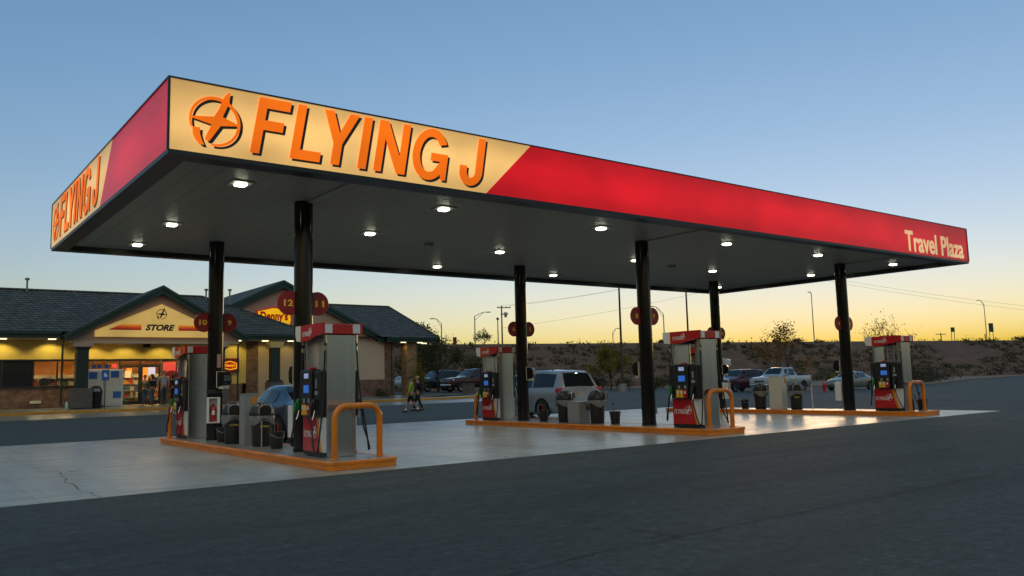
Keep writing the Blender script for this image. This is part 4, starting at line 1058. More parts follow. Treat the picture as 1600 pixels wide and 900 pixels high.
# ------------------------------------------------------------------ things in front of the store
def sag_ice():
    r = thing('ice_chest', 'white ice storage box with blue square notices beside the shop door', 'ice box', (6.62, 35.75, FZ), 0)
    mb = MB(); mb.box2((-.48, -.40, .05), (.48, .40, 1.95), .02); mb.box2((-.44, -.36, 0), (.44, .36, .05)); mb.build('case', M['white'], r)
    mb = MB(); mb.box2((-1.28, -.40, .05), (-.50, .40, 1.95), .02); mb.box2((-1.24, -.36, 0), (-.54, .36, .05)); mb.build('case', M['white'], r)
    mb = MB(); mb.box2((-1.24, -.42, 1.02), (-.54, -.402, 1.86)); mb.box2((-.44, -.42, 1.02), (.44, -.402, 1.86)); mb.box2((-.44, -.42, .12), (.44, -.402, .96)); mb.build('door', M['offwhite'], r)
    mb = MB()
    for x, z in ((-1.0, 1.45), (.06, 1.5), (.18, .42)): mb.box2((x - .2, -.428, z), (x + .2, -.421, z + .36))
    mb.build('notice', M['poster_b'], r)
    mb = MB(); mb.box2((-1.2, -.3, 1.951), (-.1, -.05, 2.25)); mb.build('display_box', M['gold'], r)
    mb = MB()
    for x in (-1.05, -.8, -.45): mb.box2((x, -.308, 2.0), (x + .2, -.301, 2.2))
    mb.build('notice', M['poster_b'], r)
sag_ice()
r = thing('parking_sign', 'blue parking sign on a thin dark post before the ice box', 'sign', (5.62, YK + .35, kz(5.6) - .01))
mb = MB(); mb.tube([(0, 0, 0), (0, 0, 1.9)], .025, 8); mb.build('post', M['darkpole'], r)
mb = MB(); mb.box((0, -.03, 1.68), (.34, .012, .52), bev=.004); p_ = mb.build('sign_plate', M['poster_b'], r)
mb = MB(); q = [(-.03, 1.80), (.02, 1.80), (.02, 1.70), (.09, 1.70), (.09, 1.60), (-.06, 1.60), (-.06, 1.74)]
mb.prism(q, (0, -.037, 0), (1, 0, 0), (0, 0, 1), .004); mb.build('symbol', M['white'], p_)
r = thing('litter_bin', 'black domed litter bin on the pavement left of the ice box', 'litter bin', (5.55, 34.2, FZ - .06))
mb = MB(); mb.lathe([(0, 0), (.28, 0), (.30, .03), (.31, .78), (.33, .80), (.33, .84), (.30, .98), (.20, 1.12), (0, 1.17)], 20); mb.build('tub', M['black'], r, smooth=50)
mb = MB(); mb.prism([(-.16, .86), (.16, .86), (.12, 1.0), (-.12, 1.0)], (0, -.32, 0), (1, 0, 0), (0, 0, 1), -.1); mb.build('flap', M['grey_metal'], r)
mb = MB(); mb.lathe([(0, 0), (.07, 0), (.075, .02), (.075, .26), (.05, .30), (.02, .36), (0, .36)], 12); bt = mb.build('bottle', mat('pale green bottle', (.35, .6, .5), .3), loc=(4.2, 33.9, FZ - .03), smooth=50)
tag(bt, 'pale green bottle standing by the porch column plinth', 'bottle')
# ------------------------------------------------------------------ people
def skin_mesh(joints, edges, name, mats, parent, sub=1, root=0):
    me = bpy.data.meshes.new(name); me.from_pydata([j[0] for j in joints], edges, []); me.update()
    ob = bpy.data.objects.new(name, me); COL.objects.link(ob)
    m = ob.modifiers.new('s', 'SKIN'); m.use_smooth_shade = True; m.branch_smoothing = .6
    for i, j in enumerate(joints):
        d = me.skin_vertices[0].data[i]; r = j[1]; d.radius = r if isinstance(r, tuple) else (r, r); d.use_root = (i == root)
    s = ob.modifiers.new('u', 'SUBSURF'); s.levels = sub; s.render_levels = sub
    dg = bpy.context.evaluated_depsgraph_get(); dg.update()
    out = bpy.data.meshes.new_from_object(ob.evaluated_get(dg)); bpy.data.objects.remove(ob); bpy.data.meshes.remove(me)
    return link(name, out, mats, parent, 180)
def person(loc, rz, label, group, height=1.75, top=(.1, .1, .1), legs=(.02, .02, .03), hair=(.03, .02, .015), stride=0.0, shorts=False, sleeves=True, bulk=1.0, hairlong=False, cap=None, pack=None, lean=0.0, armswing=None, skin='skin'):
    """faces -Y. one continuous skinned body; clothes and hair are slightly larger shells over it"""
    r = thing('person', label, 'person', loc, rz, group); r.scale = (height / 1.75,) * 3
    B = bulk; aw = stride * .55 if armswing is None else armswing
    ln = lambda z: -lean * (z - .95)
    J = {}; 
    def leg(s, ph):
        # ph>0: this leg is forward
        hip = Vector((s * .085, 0, .92)); a = ph * .36
        knee = hip + Vector((0, -sin(a) * .42 - .02 * (abs(ph) > .01), -cos(a) * .42))
        b_ = a - (.10 if ph > 0 else .42 * -ph)
        if ph > 0: b_ = a * .75
        elif ph < 0: b_ = a * 1.55
        ank = knee + Vector((0, -sin(b_) * .41, -cos(b_) * .41))
        return hip, knee, ank
    hl, kl, al = leg(-1, stride); hr, kr, ar = leg(1, -stride)
    drop = min(al.z, ar.z) - .085
    for v in (hl, kl, al, hr, kr, ar): v.z -= drop
    P0 = Vector((0, 0, .95 - drop)); up = lambda z: Vector((0, ln(z), z - drop))
    sh = lambda s: Vector((s * .175 * B, ln(1.42), 1.42 - drop))
    def arm(s, ph):
        a = ph * .5; e = sh(s) + Vector((s * .05, -sin(a) * .28, -cos(a) * .28)); b_ = a + .30; w = e + Vector((s * .0, -sin(b_) * .25, -cos(b_) * .25)); h = w + Vector((0, -sin(b_ + .1) * .07, -cos(b_ + .1) * .07)); return e, w, h
    el, wl, hl_ = arm(-1, -aw); er, wr_, hr_ = arm(1, aw)
    V = [(P0, (.135 * B, .105 * B)), (up(1.12), (.125 * B, .10 * B)), (up(1.32), (.145 * B, .105 * B)), (up(1.45), (.085, .07)), (up(1.52), (.052, .052)), (up(1.575) + Vector((0, -.012, 0)), (.066, .075)), (up(1.655) + Vector((0, -.015, 0)), (.078, .095)), (up(1.73), (.062, .075))]
    E = [(i, i + 1) for i in range(7)]
    n0 = len(V); V += [(up(1.635) + Vector((0, -.112, 0)), .012)]; E.append((6, n0))     # nose
    for s in (-1, 1): V.append((up(1.64) + Vector((s * .088, .0, 0)), (.012, .02))); E.append((6, len(V) - 1))   # ears
    arms = {}
    for s, (e, w, h) in ((-1, (el, wl, hl_)), (1, (er, wr_, hr_))):
        i = len(V); V += [(sh(s), .058), (e, .043), (w, .028), (h, (.040, .022))]; E += [(2, i), (i, i + 1), (i + 1, i + 2), (i + 2, i + 3)]
        d = (h - w).normalized()
        for q in range(4):
            k = len(V); off = Vector((0, (q - 1.5) * .020, 0)); V += [(h + off + d * .05, .0095), (h + off + d * (.082, .095, .088, .07)[q] + Vector((-s * .015, 0, 0)), .0075)]; E += [(i + 3, k), (k, k + 1)]
        k = len(V); V.append((w + d * .055 + Vector((-s * .012, -.042, 0)), .010)); E.append((i + 2, k))
    for s, (h, k_, a) in ((-1, (hl, kl, al)), (1, (hr, kr, ar))):
        i = len(V); f = a + Vector((0, -.13, -.045)); V += [(h, .088 * B), (h.lerp(k_, .5), .078 * B), (k_, .054), (k_.lerp(a, .35), .056), (a, .036), (f, (.04, .025))]; E += [(0, i), (i, i + 1), (i + 1, i + 2), (i + 2, i + 3), (i + 3, i + 4), (i + 4, i + 5)]
    body = skin_mesh([(tuple(v), q) for v, q in V], E, 'body', M[skin], r)
    c = .016
    # shirt
    V2 = [(up(.90), (.145 * B, .118 * B)), (up(1.12), (.140 * B, .118 * B)), (up(1.32), (.158 * B, .120 * B)), (up(1.455), (.09, .078))]; E2 = [(0, 1), (1, 2), (2, 3)]
    for s, (e, w, h) in ((-1, (el, wl, hl_)), (1, (er, wr_, hr_))):
        i = len(V2); V2 += [(sh(s), .074), (e, .058)]; E2 += [(2, i), (i, i + 1)]
        if sleeves: V2.append((e.lerp(w, .92), .042)); E2.append((i + 1, i + 2))
        else: V2[-1] = (sh(s).lerp(e, .75), .064)
    tm = mat('cloth top', top, .85, bump=(30, .4), var=(9, .4)); skin_mesh([(tuple(v), q) for v, q in V2], E2, 'jacket' if sleeves else 'shirt', tm, r)
    lm = mat('cloth legs', legs, .85, bump=(30, .3), var=(8, .4))
    V3 = [(P0 + Vector((0, 0, .03)), (.138 * B, .112 * B)), (P0 + Vector((0, 0, -.04)), (.14 * B, .115 * B))]; E3 = [(0, 1)]
    for h, k_, a in ((hl, kl, al), (hr, kr, ar)):
        i = len(V3); V3 += [(h, .10 * B), (h.lerp(k_, .5), .095 * B), (k_, .078)]; E3 += [(1, i), (i, i + 1), (i + 1, i + 2)]
        if not shorts: V3 += [(k_.lerp(a, .5), .068), (a + Vector((0, 0, .02)), .06)]; E3 += [(i + 2, i + 3), (i + 3, i + 4)]
    skin_mesh([(tuple(v), q) for v, q in V3], E3, 'shorts' if shorts else 'trousers', lm, r)
    sm = M['rubber']
    for a, ph in ((al, stride), (ar, -stride)):
        mb = MB(); mb.tube([a + Vector((0, .07, -.045)), a + Vector((0, .03, -.03)), a + Vector((0, -.08, -.045)), a + Vector((0, -.17, -.055))], [.03, .052, .046, .026], 10)
        mb.build('shoe', sm, r, smooth=180)
        if shorts:
            mb = MB(); mb.tube([a + Vector((0, .0, -.01)), a.lerp(kl if a is al else kr, .22)], [.043, .047], 10); mb.build('sock', M['white'], r, smooth=180)
    hc = cap or hair
    mb = MB(); hd = up(1.665) + Vector((0, .008, 0)); mtx = Matrix.Translation(hd) @ Matrix.Diagonal((.094, .112, .105, 1))
    pr = [(cos(R(a)), sin(R(a))) for a in range(-5, 91, 12)]; pr[-1] = (0, 1)
    mb.lathe(pr, 14, mtx @ Matrix.Rotation(R(18), 4, 'X'))
    if cap: mb.box((hd.x, hd.y - .13, hd.z + .01), (.13, .12, .012))
    if hairlong: mb.tube([hd + Vector((0, .05, .02)), hd + Vector((0, .075, -.08)), hd + Vector((0, .085, -.22))], [.07, .075, .04], 10)
    mb.build('cap' if cap else 'hair', mat('hair', hc, .7), r, smooth=180)
    mb = MB()
    for s in (-1, 1): mb.lathe([(0, -.010), (.010, 0), (0, .010)], 8, Matrix.Translation(up(1.665) + Vector((s * .032, -.102, 0))))
    mb.build('eyes', M['black'], r)
    if pack:
        mb = MB(); mb.box(up(1.22) + Vector((0, .20, 0)), (.28, .18, .44), bev=.06); mb.build('backpack', mat('backpack cloth', pack, .8, bump=(30, .4)), r, smooth=60)
    return r
walk_rz = math.atan2(.604, -.797) + R(90)     # facing -Y turned to the direction they walk
person((16.95, 21.9, g(17, 21.9)), walk_rz, 'person in a lime green jacket and black shorts walking left across the lot', 'people walking across the lot', 1.76, (.26, .50, .03), (.008, .008, .009), (.02, .018, .016), stride=1.0, shorts=True, cap=(.015, .018, .02), armswing=.25)
person((17.9, 22.9, g(17.9, 22.9)), walk_rz, 'person in dark clothes with pale hair and a backpack walking behind the green jacket', 'people walking across the lot', 1.72, (.012, .012, .014), (.010, .010, .012), (.42, .28, .16), stride=.7, pack=(.012, .013, .016), armswing=.3)
person((8.15, 35.15, FZ), R(170), 'person in an olive top and jeans, leftmost of the group at the shop door', 'people at the shop door', 1.62, (.10, .10, .05), (.05, .07, .10), (.02, .015, .012), stride=.25, lean=.1)
person((8.55, 35.3, FZ), R(200), 'person with long black hair and a dark top beside the shop door', 'people at the shop door', 1.66, (.012, .010, .011), (.10, .11, .14), (.008, .007, .007), stride=.15, hairlong=True)
person((9.05, 34.9, FZ), R(185), 'broad person in a pale grey shirt and blue jeans before the shop door', 'people at the shop door', 1.86, (.34, .36, .42), (.035, .05, .085), (.30, .27, .24), stride=.3, bulk=1.2, sleeves=False)
person((9.65, 35.2, FZ), R(150), 'person all in black, rightmost of the group at the shop door', 'people at the shop door', 1.68, (.008, .008, .009), (.008, .008, .009), (.012, .01, .009), stride=.1, hairlong=True)

# ------------------------------------------------------------------ vehicles: nose to -X, centre at the origin, on z = 0
M['tyre'] = mat('tyre', (.014, .014, .015), .75)
M['rim'] = mat('alloy rim', (.42, .43, .44), .3, .9)
M['carglass'] = mat('car window glass', (.010, .015, .019), .04, spec=.55)
M['tail'] = mat('tail light', (.45, .01, .012), .2, coat=.5)
M['head'] = mat('head light', (.62, .64, .66), .12, .4, coat=.6)
M['plate'] = mat('number plate', (.55, .52, .42), .5)
M['arch'] = mat('wheel arch', (.006, .006, .006), .9)
def carpaint(name, c, metal=.35, rough=.28): return mat(name, c, rough, metal, coat=.7)
KINDS = {
 # x from the nose, z bottom, z belt, z roof, half width belt, half width roof
 'minivan': dict(L=5.1, W=1.95, st=[(0, .38, .58, .64, .62, .52), (.10, .26, .70, .78, .82, .70), (.45, .22, .86, .93, .93, .80), (1.0, .21, .96, 1.04, .965, .84), (1.25, .21, 1.00, 1.12, .97, .80), (2.15, .21, 1.04, 1.66, .975, .70), (2.9, .21, 1.05, 1.745, .975, .72), (3.8, .21, 1.06, 1.75, .975, .72), (4.62, .22, 1.07, 1.69, .965, .69), (4.78, .24, 1.07, 1.60, .96, .70), (5.00, .28, 1.05, 1.10, .93, .84), (5.06, .32, .80, .86, .90, .80), (5.10, .36, .62, .66, .88, .78)],
    wheels=(.95, 3.98), r=.335, wind=(1.32, 2.10), rear=(4.74, 4.985), side=[(1.55, 2.35), (2.42, 3.35), (3.42, 4.60)], hl=(.16, .74), tl=(4.93, 1.0), seams=(2.38, 3.38)),
 'suv': dict(L=5.0, W=1.95, st=[(0, .42, .72, .80, .70, .60), (.08, .32, .92, 1.00, .86, .74), (.5, .3, 1.03, 1.10, .95, .82), (1.25, .3, 1.08, 1.16, .97, .84), (1.5, .3, 1.1, 1.24, .97, .80), (2.15, .3, 1.13, 1.76, .97, .70), (2.8, .3, 1.14, 1.82, .97, .72), (3.9, .3, 1.15, 1.82, .97, .72), (4.75, .32, 1.16, 1.74, .95, .69), (4.95, .36, 1.1, 1.16, .93, .84), (5.0, .42, .8, .84, .9, .8)],
    wheels=(.95, 3.9), r=.38, wind=(1.56, 2.12), rear=(4.78, 4.93), side=[(1.7, 2.5), (2.57, 3.45), (3.52, 4.62)], hl=(.12, .92), tl=(4.88, 1.05), seams=(2.53, 3.48)),
 'pickup': dict(L=5.8, W=2.0, st=[(0, .45, .85, .93, .78, .66), (.06, .36, 1.00, 1.10, .92, .80), (.5, .34, 1.10, 1.18, .98, .85), (1.45, .34, 1.16, 1.24, .99, .87), (1.7, .34, 1.17, 1.32, .99, .82), (2.30, .34, 1.19, 1.84, .99, .70), (2.9, .34, 1.20, 1.90, .99, .72), (3.55, .34, 1.20, 1.88, .99, .71), (3.85, .34, 1.20, 1.30, .99, .80), (3.90, .34, 1.20, 1.24, .99, .90), (5.70, .36, 1.22, 1.26, .98, .90), (5.8, .44, 1.16, 1.20, .96, .88)],
    wheels=(.98, 4.6), r=.39, wind=(1.76, 2.26), rear=(3.6, 3.83), side=[(1.85, 2.72), (2.79, 3.52)], hl=(.12, .98), tl=(5.72, 1.02), seams=(2.75, 3.62)),
 'sedan': dict(L=4.7, W=1.80, st=[(0, .34, .52, .58, .62, .52), (.10, .24, .64, .70, .78, .66), (.6, .2, .80, .86, .87, .75), (1.25, .19, .88, .95, .895, .76), (1.45, .19, .90, 1.00, .90, .72), (2.2, .19, .93, 1.40, .90, .60), (2.7, .19, .94, 1.44, .90, .62), (3.2, .19, .95, 1.41, .90, .60), (3.95, .2, .96, 1.06, .89, .70), (4.15, .21, .95, 1.02, .88, .74), (4.58, .26, .90, .97, .84, .72), (4.66, .30, .74, .80, .80, .70), (4.70, .36, .60, .64, .78, .68)],
    wheels=(.88, 3.72), r=.32, wind=(1.50, 2.14), rear=(3.26, 3.90), side=[(1.70, 2.45), (2.52, 3.30)], hl=(.16, .66), tl=(4.54, .80), seams=(2.48, 3.35)),
}
def car(kind, label, loc, rz, paint, group=None, name='parked_car', cat='car', glass=None, dark_bumper=False):
    K = KINDS[kind]; L, W, ST = K['L'], K['W'], K['st']
    r = thing(name, label, cat, loc, rz, group); hx_ = L / 2
    def at(x):
        if x <= ST[0][0]: return ST[0]
        for a, b in zip(ST, ST[1:]):
            if x <= b[0]: t = (x - a[0]) / (b[0] - a[0]); return tuple(lerp(p, q, t) for p, q in zip(a, b))
        return ST[-1]
    def half(s):
        x, zb, zl, zr, wb, wr = s; h = zl - zb
        return [(wb * .86, zb), (wb * .975, zb + .16 * h), (wb * 1.0, zb + .55 * h), (wb * .985, zb + .86 * h), (wb * .955, zl), (wr + .012, zr - .055 * (1 if zr - zl > .2 else .4)), (wr * .90, zr - .008)]
    mb = MB(); rings = []
    xs = []
    for a, b in zip(ST, ST[1:]):
        n = max(1, int((b[0] - a[0]) / .35)); xs += [lerp(a[0], b[0], i / n) for i in range(n)]
    xs.append(ST[-1][0])
    for x in xs:
        s = at(x); h = half(s)
        pts = [(x - hx_, -y, z) for y, z in h] + [(x - hx_, 0, s[3] + .012)] + [(x - hx_, y, z) for y, z in h[::-1]]
        rings.append([mb.bm.verts.new(p) for p in pts])
    for a, b in zip(rings, rings[1:]):
        n = len(a)
        for i in range(n): mb._f([a[i], a[(i + 1) % n], b[(i + 1) % n], b[i]])
    mb._f(rings[0]); mb._f(rings[-1][::-1])
    body = mb.build('body', paint, r, smooth=38)
    gl = glass or M['carglass']
    def belt(x): h = half(at(x)); return h[4], h[5]
    for s in (-1, 1):
        for x0, x1 in K['side']:
            mb = MB(); n = 6; grid = []
            for i in range(n + 1):
                x = lerp(x0, x1, i / n); (yb, zb), (yr, zr) = belt(x)
                col = []
                full = K['st'][1][0]
                for t in (.10, .5, .90):
                    y = lerp(yb, yr, t) + .007; z = lerp(zb, zr, t); col.append(mb.bm.verts.new((x - hx_, s * y, z)))
                grid.append(col)
            for a, b in zip(grid, grid[1:]):
                for j in range(2): mb._f([a[j], a[j + 1], b[j + 1], b[j]])
            mb.build('side_window', gl, r, smooth=180)
        for xs_ in K['seams']:
            mb = MB(); h = half(at(xs_)); h = [(y + .003, z) for y, z in h[1:5]]
            for (ya, za_), (yb, zb2) in zip(h, h[1:]): mb.poly([(xs_ - hx_ - .006, s * ya, za_), (xs_ - hx_ + .006, s * ya, za_), (xs_ - hx_ + .006, s * yb, zb2), (xs_ - hx_ - .006, s * yb, zb2)])
            mb.build('door_seam', M['arch'], r)
        for x0, x1 in K['side'][:2]:
            mb = MB(); x = x1 - .14; h = half(at(x)); mb.box((x - hx_, s * (h[3][0] + .012), h[3][1] - .03), (.16, .02, .028), bev=.006)
            mb.build('door_handle', paint, r)
        mb = MB(); x = K['wind'][0] + .28; (yb, zb2), _ = belt(x); mb.box((x - hx_, s * (yb + .10), zb2 + .10), (.12, .20, .15), bev=.03); mb.build('wing_mirror', paint, r, smooth=60)
        # lights
        x, z = K['hl']; a = at(x + .12); mb = MB(); mb.box((x + .10 - hx_, s * (a[4] - .17), z), (.20, .30, .17), bev=.03); mb.build('headlight', M['head'], r, smooth=60)
        x, z = K['tl']; a = at(x); mb = MB(); hh = .34 if kind in ('suv', 'pickup') else .20
        mb.box((x - hx_ + .015, s * (a[4] - .07), z), (.13, .19 if kind != 'minivan' else .40, hh), bev=.025)
        tl_ = mb.build('tail_light', M['tail'], r, smooth=60)
        if kind in ('minivan', 'sedan'):
            mb = MB(); mb.box((x - hx_ + .075, s * (a[4] - .16), z + .03), (.03, .16, .05), bev=.01); mb.build('lens', M['head'], tl_)
    def top_patch(x0, x1, name, w=.86):
        mb = MB(); grid = []; n, m_ = 5, 6
        for i in range(n + 1):
            x = lerp(x0, x1, i / n); s = at(x); sl_ = (at(min(x + .02, L))[3] - at(max(x - .02, 0))[3]) / .04
            nx, nz = -sl_, 1; q = math.hypot(nx, nz); row = []
            for j in range(m_ + 1):
                f = -1 + 2 * j / m_; y = f * s[5] * w; z = s[3] + .012 - .02 * abs(f) / .9 * .9
                row.append(mb.bm.verts.new((x - hx_ + nx / q * .010, y, z + nz / q * .010)))
            grid.append(row)
        for a, b in zip(grid, grid[1:]):
            for j in range(m_): mb._f([a[j], a[j + 1], b[j + 1], b[j]])
        mb.build(name, gl, r, smooth=180)
    top_patch(*K['wind'], 'windscreen'); top_patch(*K['rear'], 'rear_window')
    # bumpers, grille, plates
    z0 = ST[0][2]; w0 = ST[1][4]
    mb = MB(); mb.box((.02 - hx_, 0, ST[0][1] + .12), (.16, w0 * 1.72, .17), bev=.04); mb.build('front_bumper', M['chrome'] if kind == 'pickup' else paint, r, smooth=60)
    mb = MB(); mb.box((.05 - hx_, 0, z0 - .02), (.10, w0 * .95, .18 if kind in ('suv', 'pickup') else .10), bev=.01); gr_ = mb.build('grille', M['arch'], r)
    if kind == 'pickup':
        mb = MB(); mb.box((-.004 - hx_, 0, z0 - .02), (.012, w0 * .9, .03)); mb.build('grille_bar', M['chrome'], gr_)
    e = ST[-1]; mb = MB(); mb.box((L - hx_ - .02, 0, e[1] + .14), (.16, e[4] * 1.92, .20), bev=.04); mb.build('rear_bumper', M['chrome'] if kind == 'pickup' else paint, r, smooth=60)
    mb = MB(); zp = {'minivan': .86, 'suv': .9, 'pickup': .62, 'sedan': .72}[kind]; a = L - hx_ + ({'minivan': -.035, 'sedan': .0}.get(kind, .01)); mb.box((a, 0, zp), (.02, .31, .16)); mb.build('number_plate', M['plate'], r)
    if kind == 'pickup':
        mb = MB(); mb.box2((3.98 - hx_, -.86, 1.238), (5.66 - hx_, .86, 1.281)); mb.build('bed_cover', M['arch'], r)
    if kind in ('minivan', 'suv'):
        for s in (-1, 1):
            mb = MB(); zt = at(3)[3]; mb.tube([(2.4 - hx_, s * .62, zt - .03), (2.45 - hx_, s * .62, zt + .045), (4.2 - hx_, s * .62, zt + .035), (4.3 - hx_, s * .62, zt - .06)], .016, 6); mb.build('roof_rail', M['black'], r)
    rad = K['r']
    for wx_ in K['wheels']:
        for s in (-1, 1):
            yb = max(q[0] for q in half(at(wx_))); zb = at(wx_)[1]
            mb = MB(); R2 = rad + .075
            pts = [(R2 * cos(R(a)), R2 * sin(R(a))) for a in range(0, 181, 12)] + [(-R2, -(rad - zb)), (R2, -(rad - zb))]
            mb.prism(pts, (wx_ - hx_, s * (yb + .004), rad), (1, 0, 0), (0, 0, 1), s * .05); mb.build('wheel_arch', M['arch'], r)
            mtx = Matrix.Translation((wx_ - hx_, s * (yb - .085), rad)) @ Matrix.Rotation(R(90), 4, 'X')
            mb = MB(); mb.lathe([(rad * .60, -.10), (rad * .92, -.105), (rad, -.07), (rad, .07), (rad * .92, .105), (rad * .60, .10)], 24, mtx); ty = mb.build('wheel', M['tyre'], r, smooth=40)
            mb = MB(); o_ = s * -1
            mtx2 = Matrix.Translation((wx_ - hx_, s * (yb + .002), rad)) @ Matrix.Rotation(R(90 * s), 4, 'X')
            mb.lathe([(0, .03), (.05, .03), (.055, .015)], 12, mtx2); mb.lathe([(rad * .62, -.018), (rad * .54, -.012), (rad * .54, .03), (rad * .60, .03)], 24, mtx2)
            for q in range(5):
                a = 2 * pi * q / 5; m3 = mtx2 @ Matrix.Rotation(a, 4, 'Z'); mb.box((0, rad * .30, .008), (.055, rad * .52, .02), M=m3)
            mb.build('rim', M['rim'], ty)
    return r
car('minivan', 'silver minivan parked behind the bins of the middle island', (16.78, 12.1, .008), R(-90), carpaint('silver paint', (.34, .385, .43)), name='minivan', cat='minivan')
car('sedan', 'dark blue sedan parked beyond the nearest pump island', (5.62, 8.95, .008), R(-90), carpaint('steel blue paint', (.018, .055, .11), .2), name='parked_car', cat='car', group='cars at the pumps')
car('pickup', 'silver pickup truck parked by the slender tree on the right', (50.6 + 2.9, 26.95, g(53, 27)), R(2), carpaint('pickup silver paint', (.40, .43, .46)), name='pickup_truck', cat='pickup', group='vehicles parked at the edge of the lot')
car('suv', 'dark red wagon parked left of the silver pickup truck', (50.9 + 2.5, 30.9, g(53, 31)), R(-2), carpaint('wine red paint', (.085, .018, .04)), cat='car', group='vehicles parked at the edge of the lot')
car('sedan', 'old pale grey sedan parked behind the red hydrant', (55.4 + 2.35, 23.55, g(57, 23)), R(1), carpaint('dull grey green paint', (.17, .18, .16), .2, .4), cat='car', group='vehicles parked at the edge of the lot')
car('suv', 'dark navy SUV parked beyond the end of the store', (33.8 + 2.5, 50.5, g(36, 50)), R(1), carpaint('navy paint', (.010, .022, .048)), cat='SUV', group='vehicles parked beyond the store')
car('pickup', 'maroon pickup truck parked to the right of the navy SUV', (33.9 + 2.9, 45.3, g(36, 45)), R(-1), carpaint('maroon paint', (.05, .010, .013)), name='pickup_truck', cat='pickup', group='vehicles parked beyond the store')
car('sedan', 'pale silver car half hidden behind the stone porch pillar', (33.6 + 2.35, 56.0, g(36, 56)), R(0), carpaint('pale silver paint', (.33, .37, .40)), cat='car', group='vehicles parked beyond the store')
# motor home far behind the dark red wagon
M['rv'] = mat('weathered white panel', (.38, .38, .37), .5, streak=(.4, .4, 4, .5, (.22, .21, .20)))
r = thing('motor_home', 'white motor home at the foot of the embankment behind the wagon', 'motor home', (66.3, 43.6, 0), R(33))
mb = MB(); mb.box2((-3.4, -1.2, .75), (3.4, 1.2, 3.1), .12); mb.box2((-4.3, -1.15, 2.1), (-3.3, 1.15, 3.05), .15); mb.build('body', M['rv'], r, smooth=50)
mb = MB(); mb.prism([(-4.9, .7), (-3.38, .7), (-3.38, 2.08), (-3.9, 2.06), (-4.3, 1.4), (-4.9, 1.25)], (0, 1.0, 0), (1, 0, 0), (0, 0, 1), 2.0); mb.build('cab', M['rv'], r, smooth=50)
for x0, x1, z0, z1 in ((-2.9, -1.9, 1.75, 2.4), (.2, 1.3, 1.75, 2.4), (2.0, 2.9, 1.9, 2.4)):
    mb = MB(); mb.box2((x0, -1.21, z0), (x1, -1.195, z1)); mb.build('window', M['carglass'], r)
mb = MB(); mb.box2((-3.425, -.35, 2.3), (-3.40, .35, 2.8)); mb.box2((-4.312, -.7, 2.3), (-4.296, .7, 2.8)); mb.build('window', M['carglass'], r)
mb = MB(); mb.poly([(-4.31, -.85, 1.45), (-4.31, .85, 1.45), (-3.915, .85, 2.03), (-3.915, -.85, 2.03)]); mb.build('windscreen', M['carglass'], r)
mb = MB(); mb.box2((-.9, -1.212, .9), (-.1, -1.196, 2.7)); mb.build('door', M['offwhite'], r)
mb = MB(); mb.box2((-3.2, -1.206, 1.2), (3.2, -1.197, 1.5)); mb.build('stripe', M['grey_metal'], r)
mb = MB(); mb.box2((-1, -.4, 3.1), (.1, .4, 3.4), .05); mb.build('air_conditioner', M['offwhite'], r)
for x in (-4.0, 1.8):
    for s in (-1, 1):
        mb = MB(); mb.lathe([(0, -.12), (.38, -.12), (.42, -.08), (.42, .08), (.38, .12), (0, .12)], 18, Matrix.Translation((x, s * .95, .42)) @ Matrix.Rotation(R(90), 4, 'X')); mb.build('wheel', M['tyre'], r)
mb = MB(); mb.box2((-3.3, -1.1, .45), (3.3, 1.1, .748)); mb.build('chassis', M['arch'], r)
# hydrant
r = thing('fire_hydrant', 'small red fire hydrant in front of the old grey sedan', 'hydrant', (52.3, 22.4, 0))
mb = MB(); mb.lathe([(.16, 0), (.16, .05), (.11, .06), (.11, .50), (.14, .51), (.14, .55), (.11, .62), (.04, .68), (.04, .74), (0, .75)], 14); mb.build('barrel', M['red'], r, smooth=50)
mb = MB(); mb.tube([(-.2, 0, .42), (.2, 0, .42)], .055, 10); mb.tube([(0, 0, .40), (0, -.2, .40)], .07, 10); mb.build('outlet', M['red'], r)
# ------------------------------------------------------------------ embankment
M['dirt'] = mat('dry brown earth', (.135, .074, .050), .95, var=(.5, .85, (.075, .048, .032)), bump=(3, 1.0, 8), streak=(.25, 1.2, 1.2, .6, (.165, .094, .066)), coord='Object')
M['verge'] = mat('sandy verge', (.24, .16, .115), .95, var=(1.5, .6), bump=(8, .8))
def bank_pt(t, s):
    """t along the bank, s across: 0 foot, 1 crest, >1 back over the top (in tens of metres)"""
    bx, by = lerp(57, 186, t), lerp(80, 47, t); tx, ty = lerp(60.5, 190, t), lerp(94.7, 61, t)
    top = 7.12
    if s <= 1:
        x, y = lerp(bx, tx, s), lerp(by, ty, s); z = top * (s * .92 + .08 * sstep(0, 1, s)) 
        nz = mnoise.noise((x * .12, y * .12, 3)) * .7 + mnoise.noise((x * .4, y * .4, 7)) * .28
        z += nz * sin(pi * clamp(s, 0, 1)) 
        b = g(x, y); z = max(z, 0) + b * (1 - s) - .05 * (s == 0)
    else:
        ux, uy = .25, .97; d = (s - 1) * 10; x, y = tx + ux * d, ty + uy * d; z = top - (.4 * max(0, d - 22))
    return (x, y, z)
mb = MB(); prev = None
ts = axis([(-1.4, -.2, 20), (-.2, 1.1, 90), (1.1, 4.0, 30)]); ss = [i / 22 for i in range(23)] + [1.02, 1.5, 2.5, 3.2, 5]
for t in ts:
    row = [mb.bm.verts.new(bank_pt(t, s)) for s in ss]
    if prev:
        for a, b in zip(range(len(ss) - 1), range(1, len(ss))): mb._f([prev[a], row[a], row[b], prev[b]])
    prev = row
struct(mb.build('embankment', M['dirt'], smooth=180))
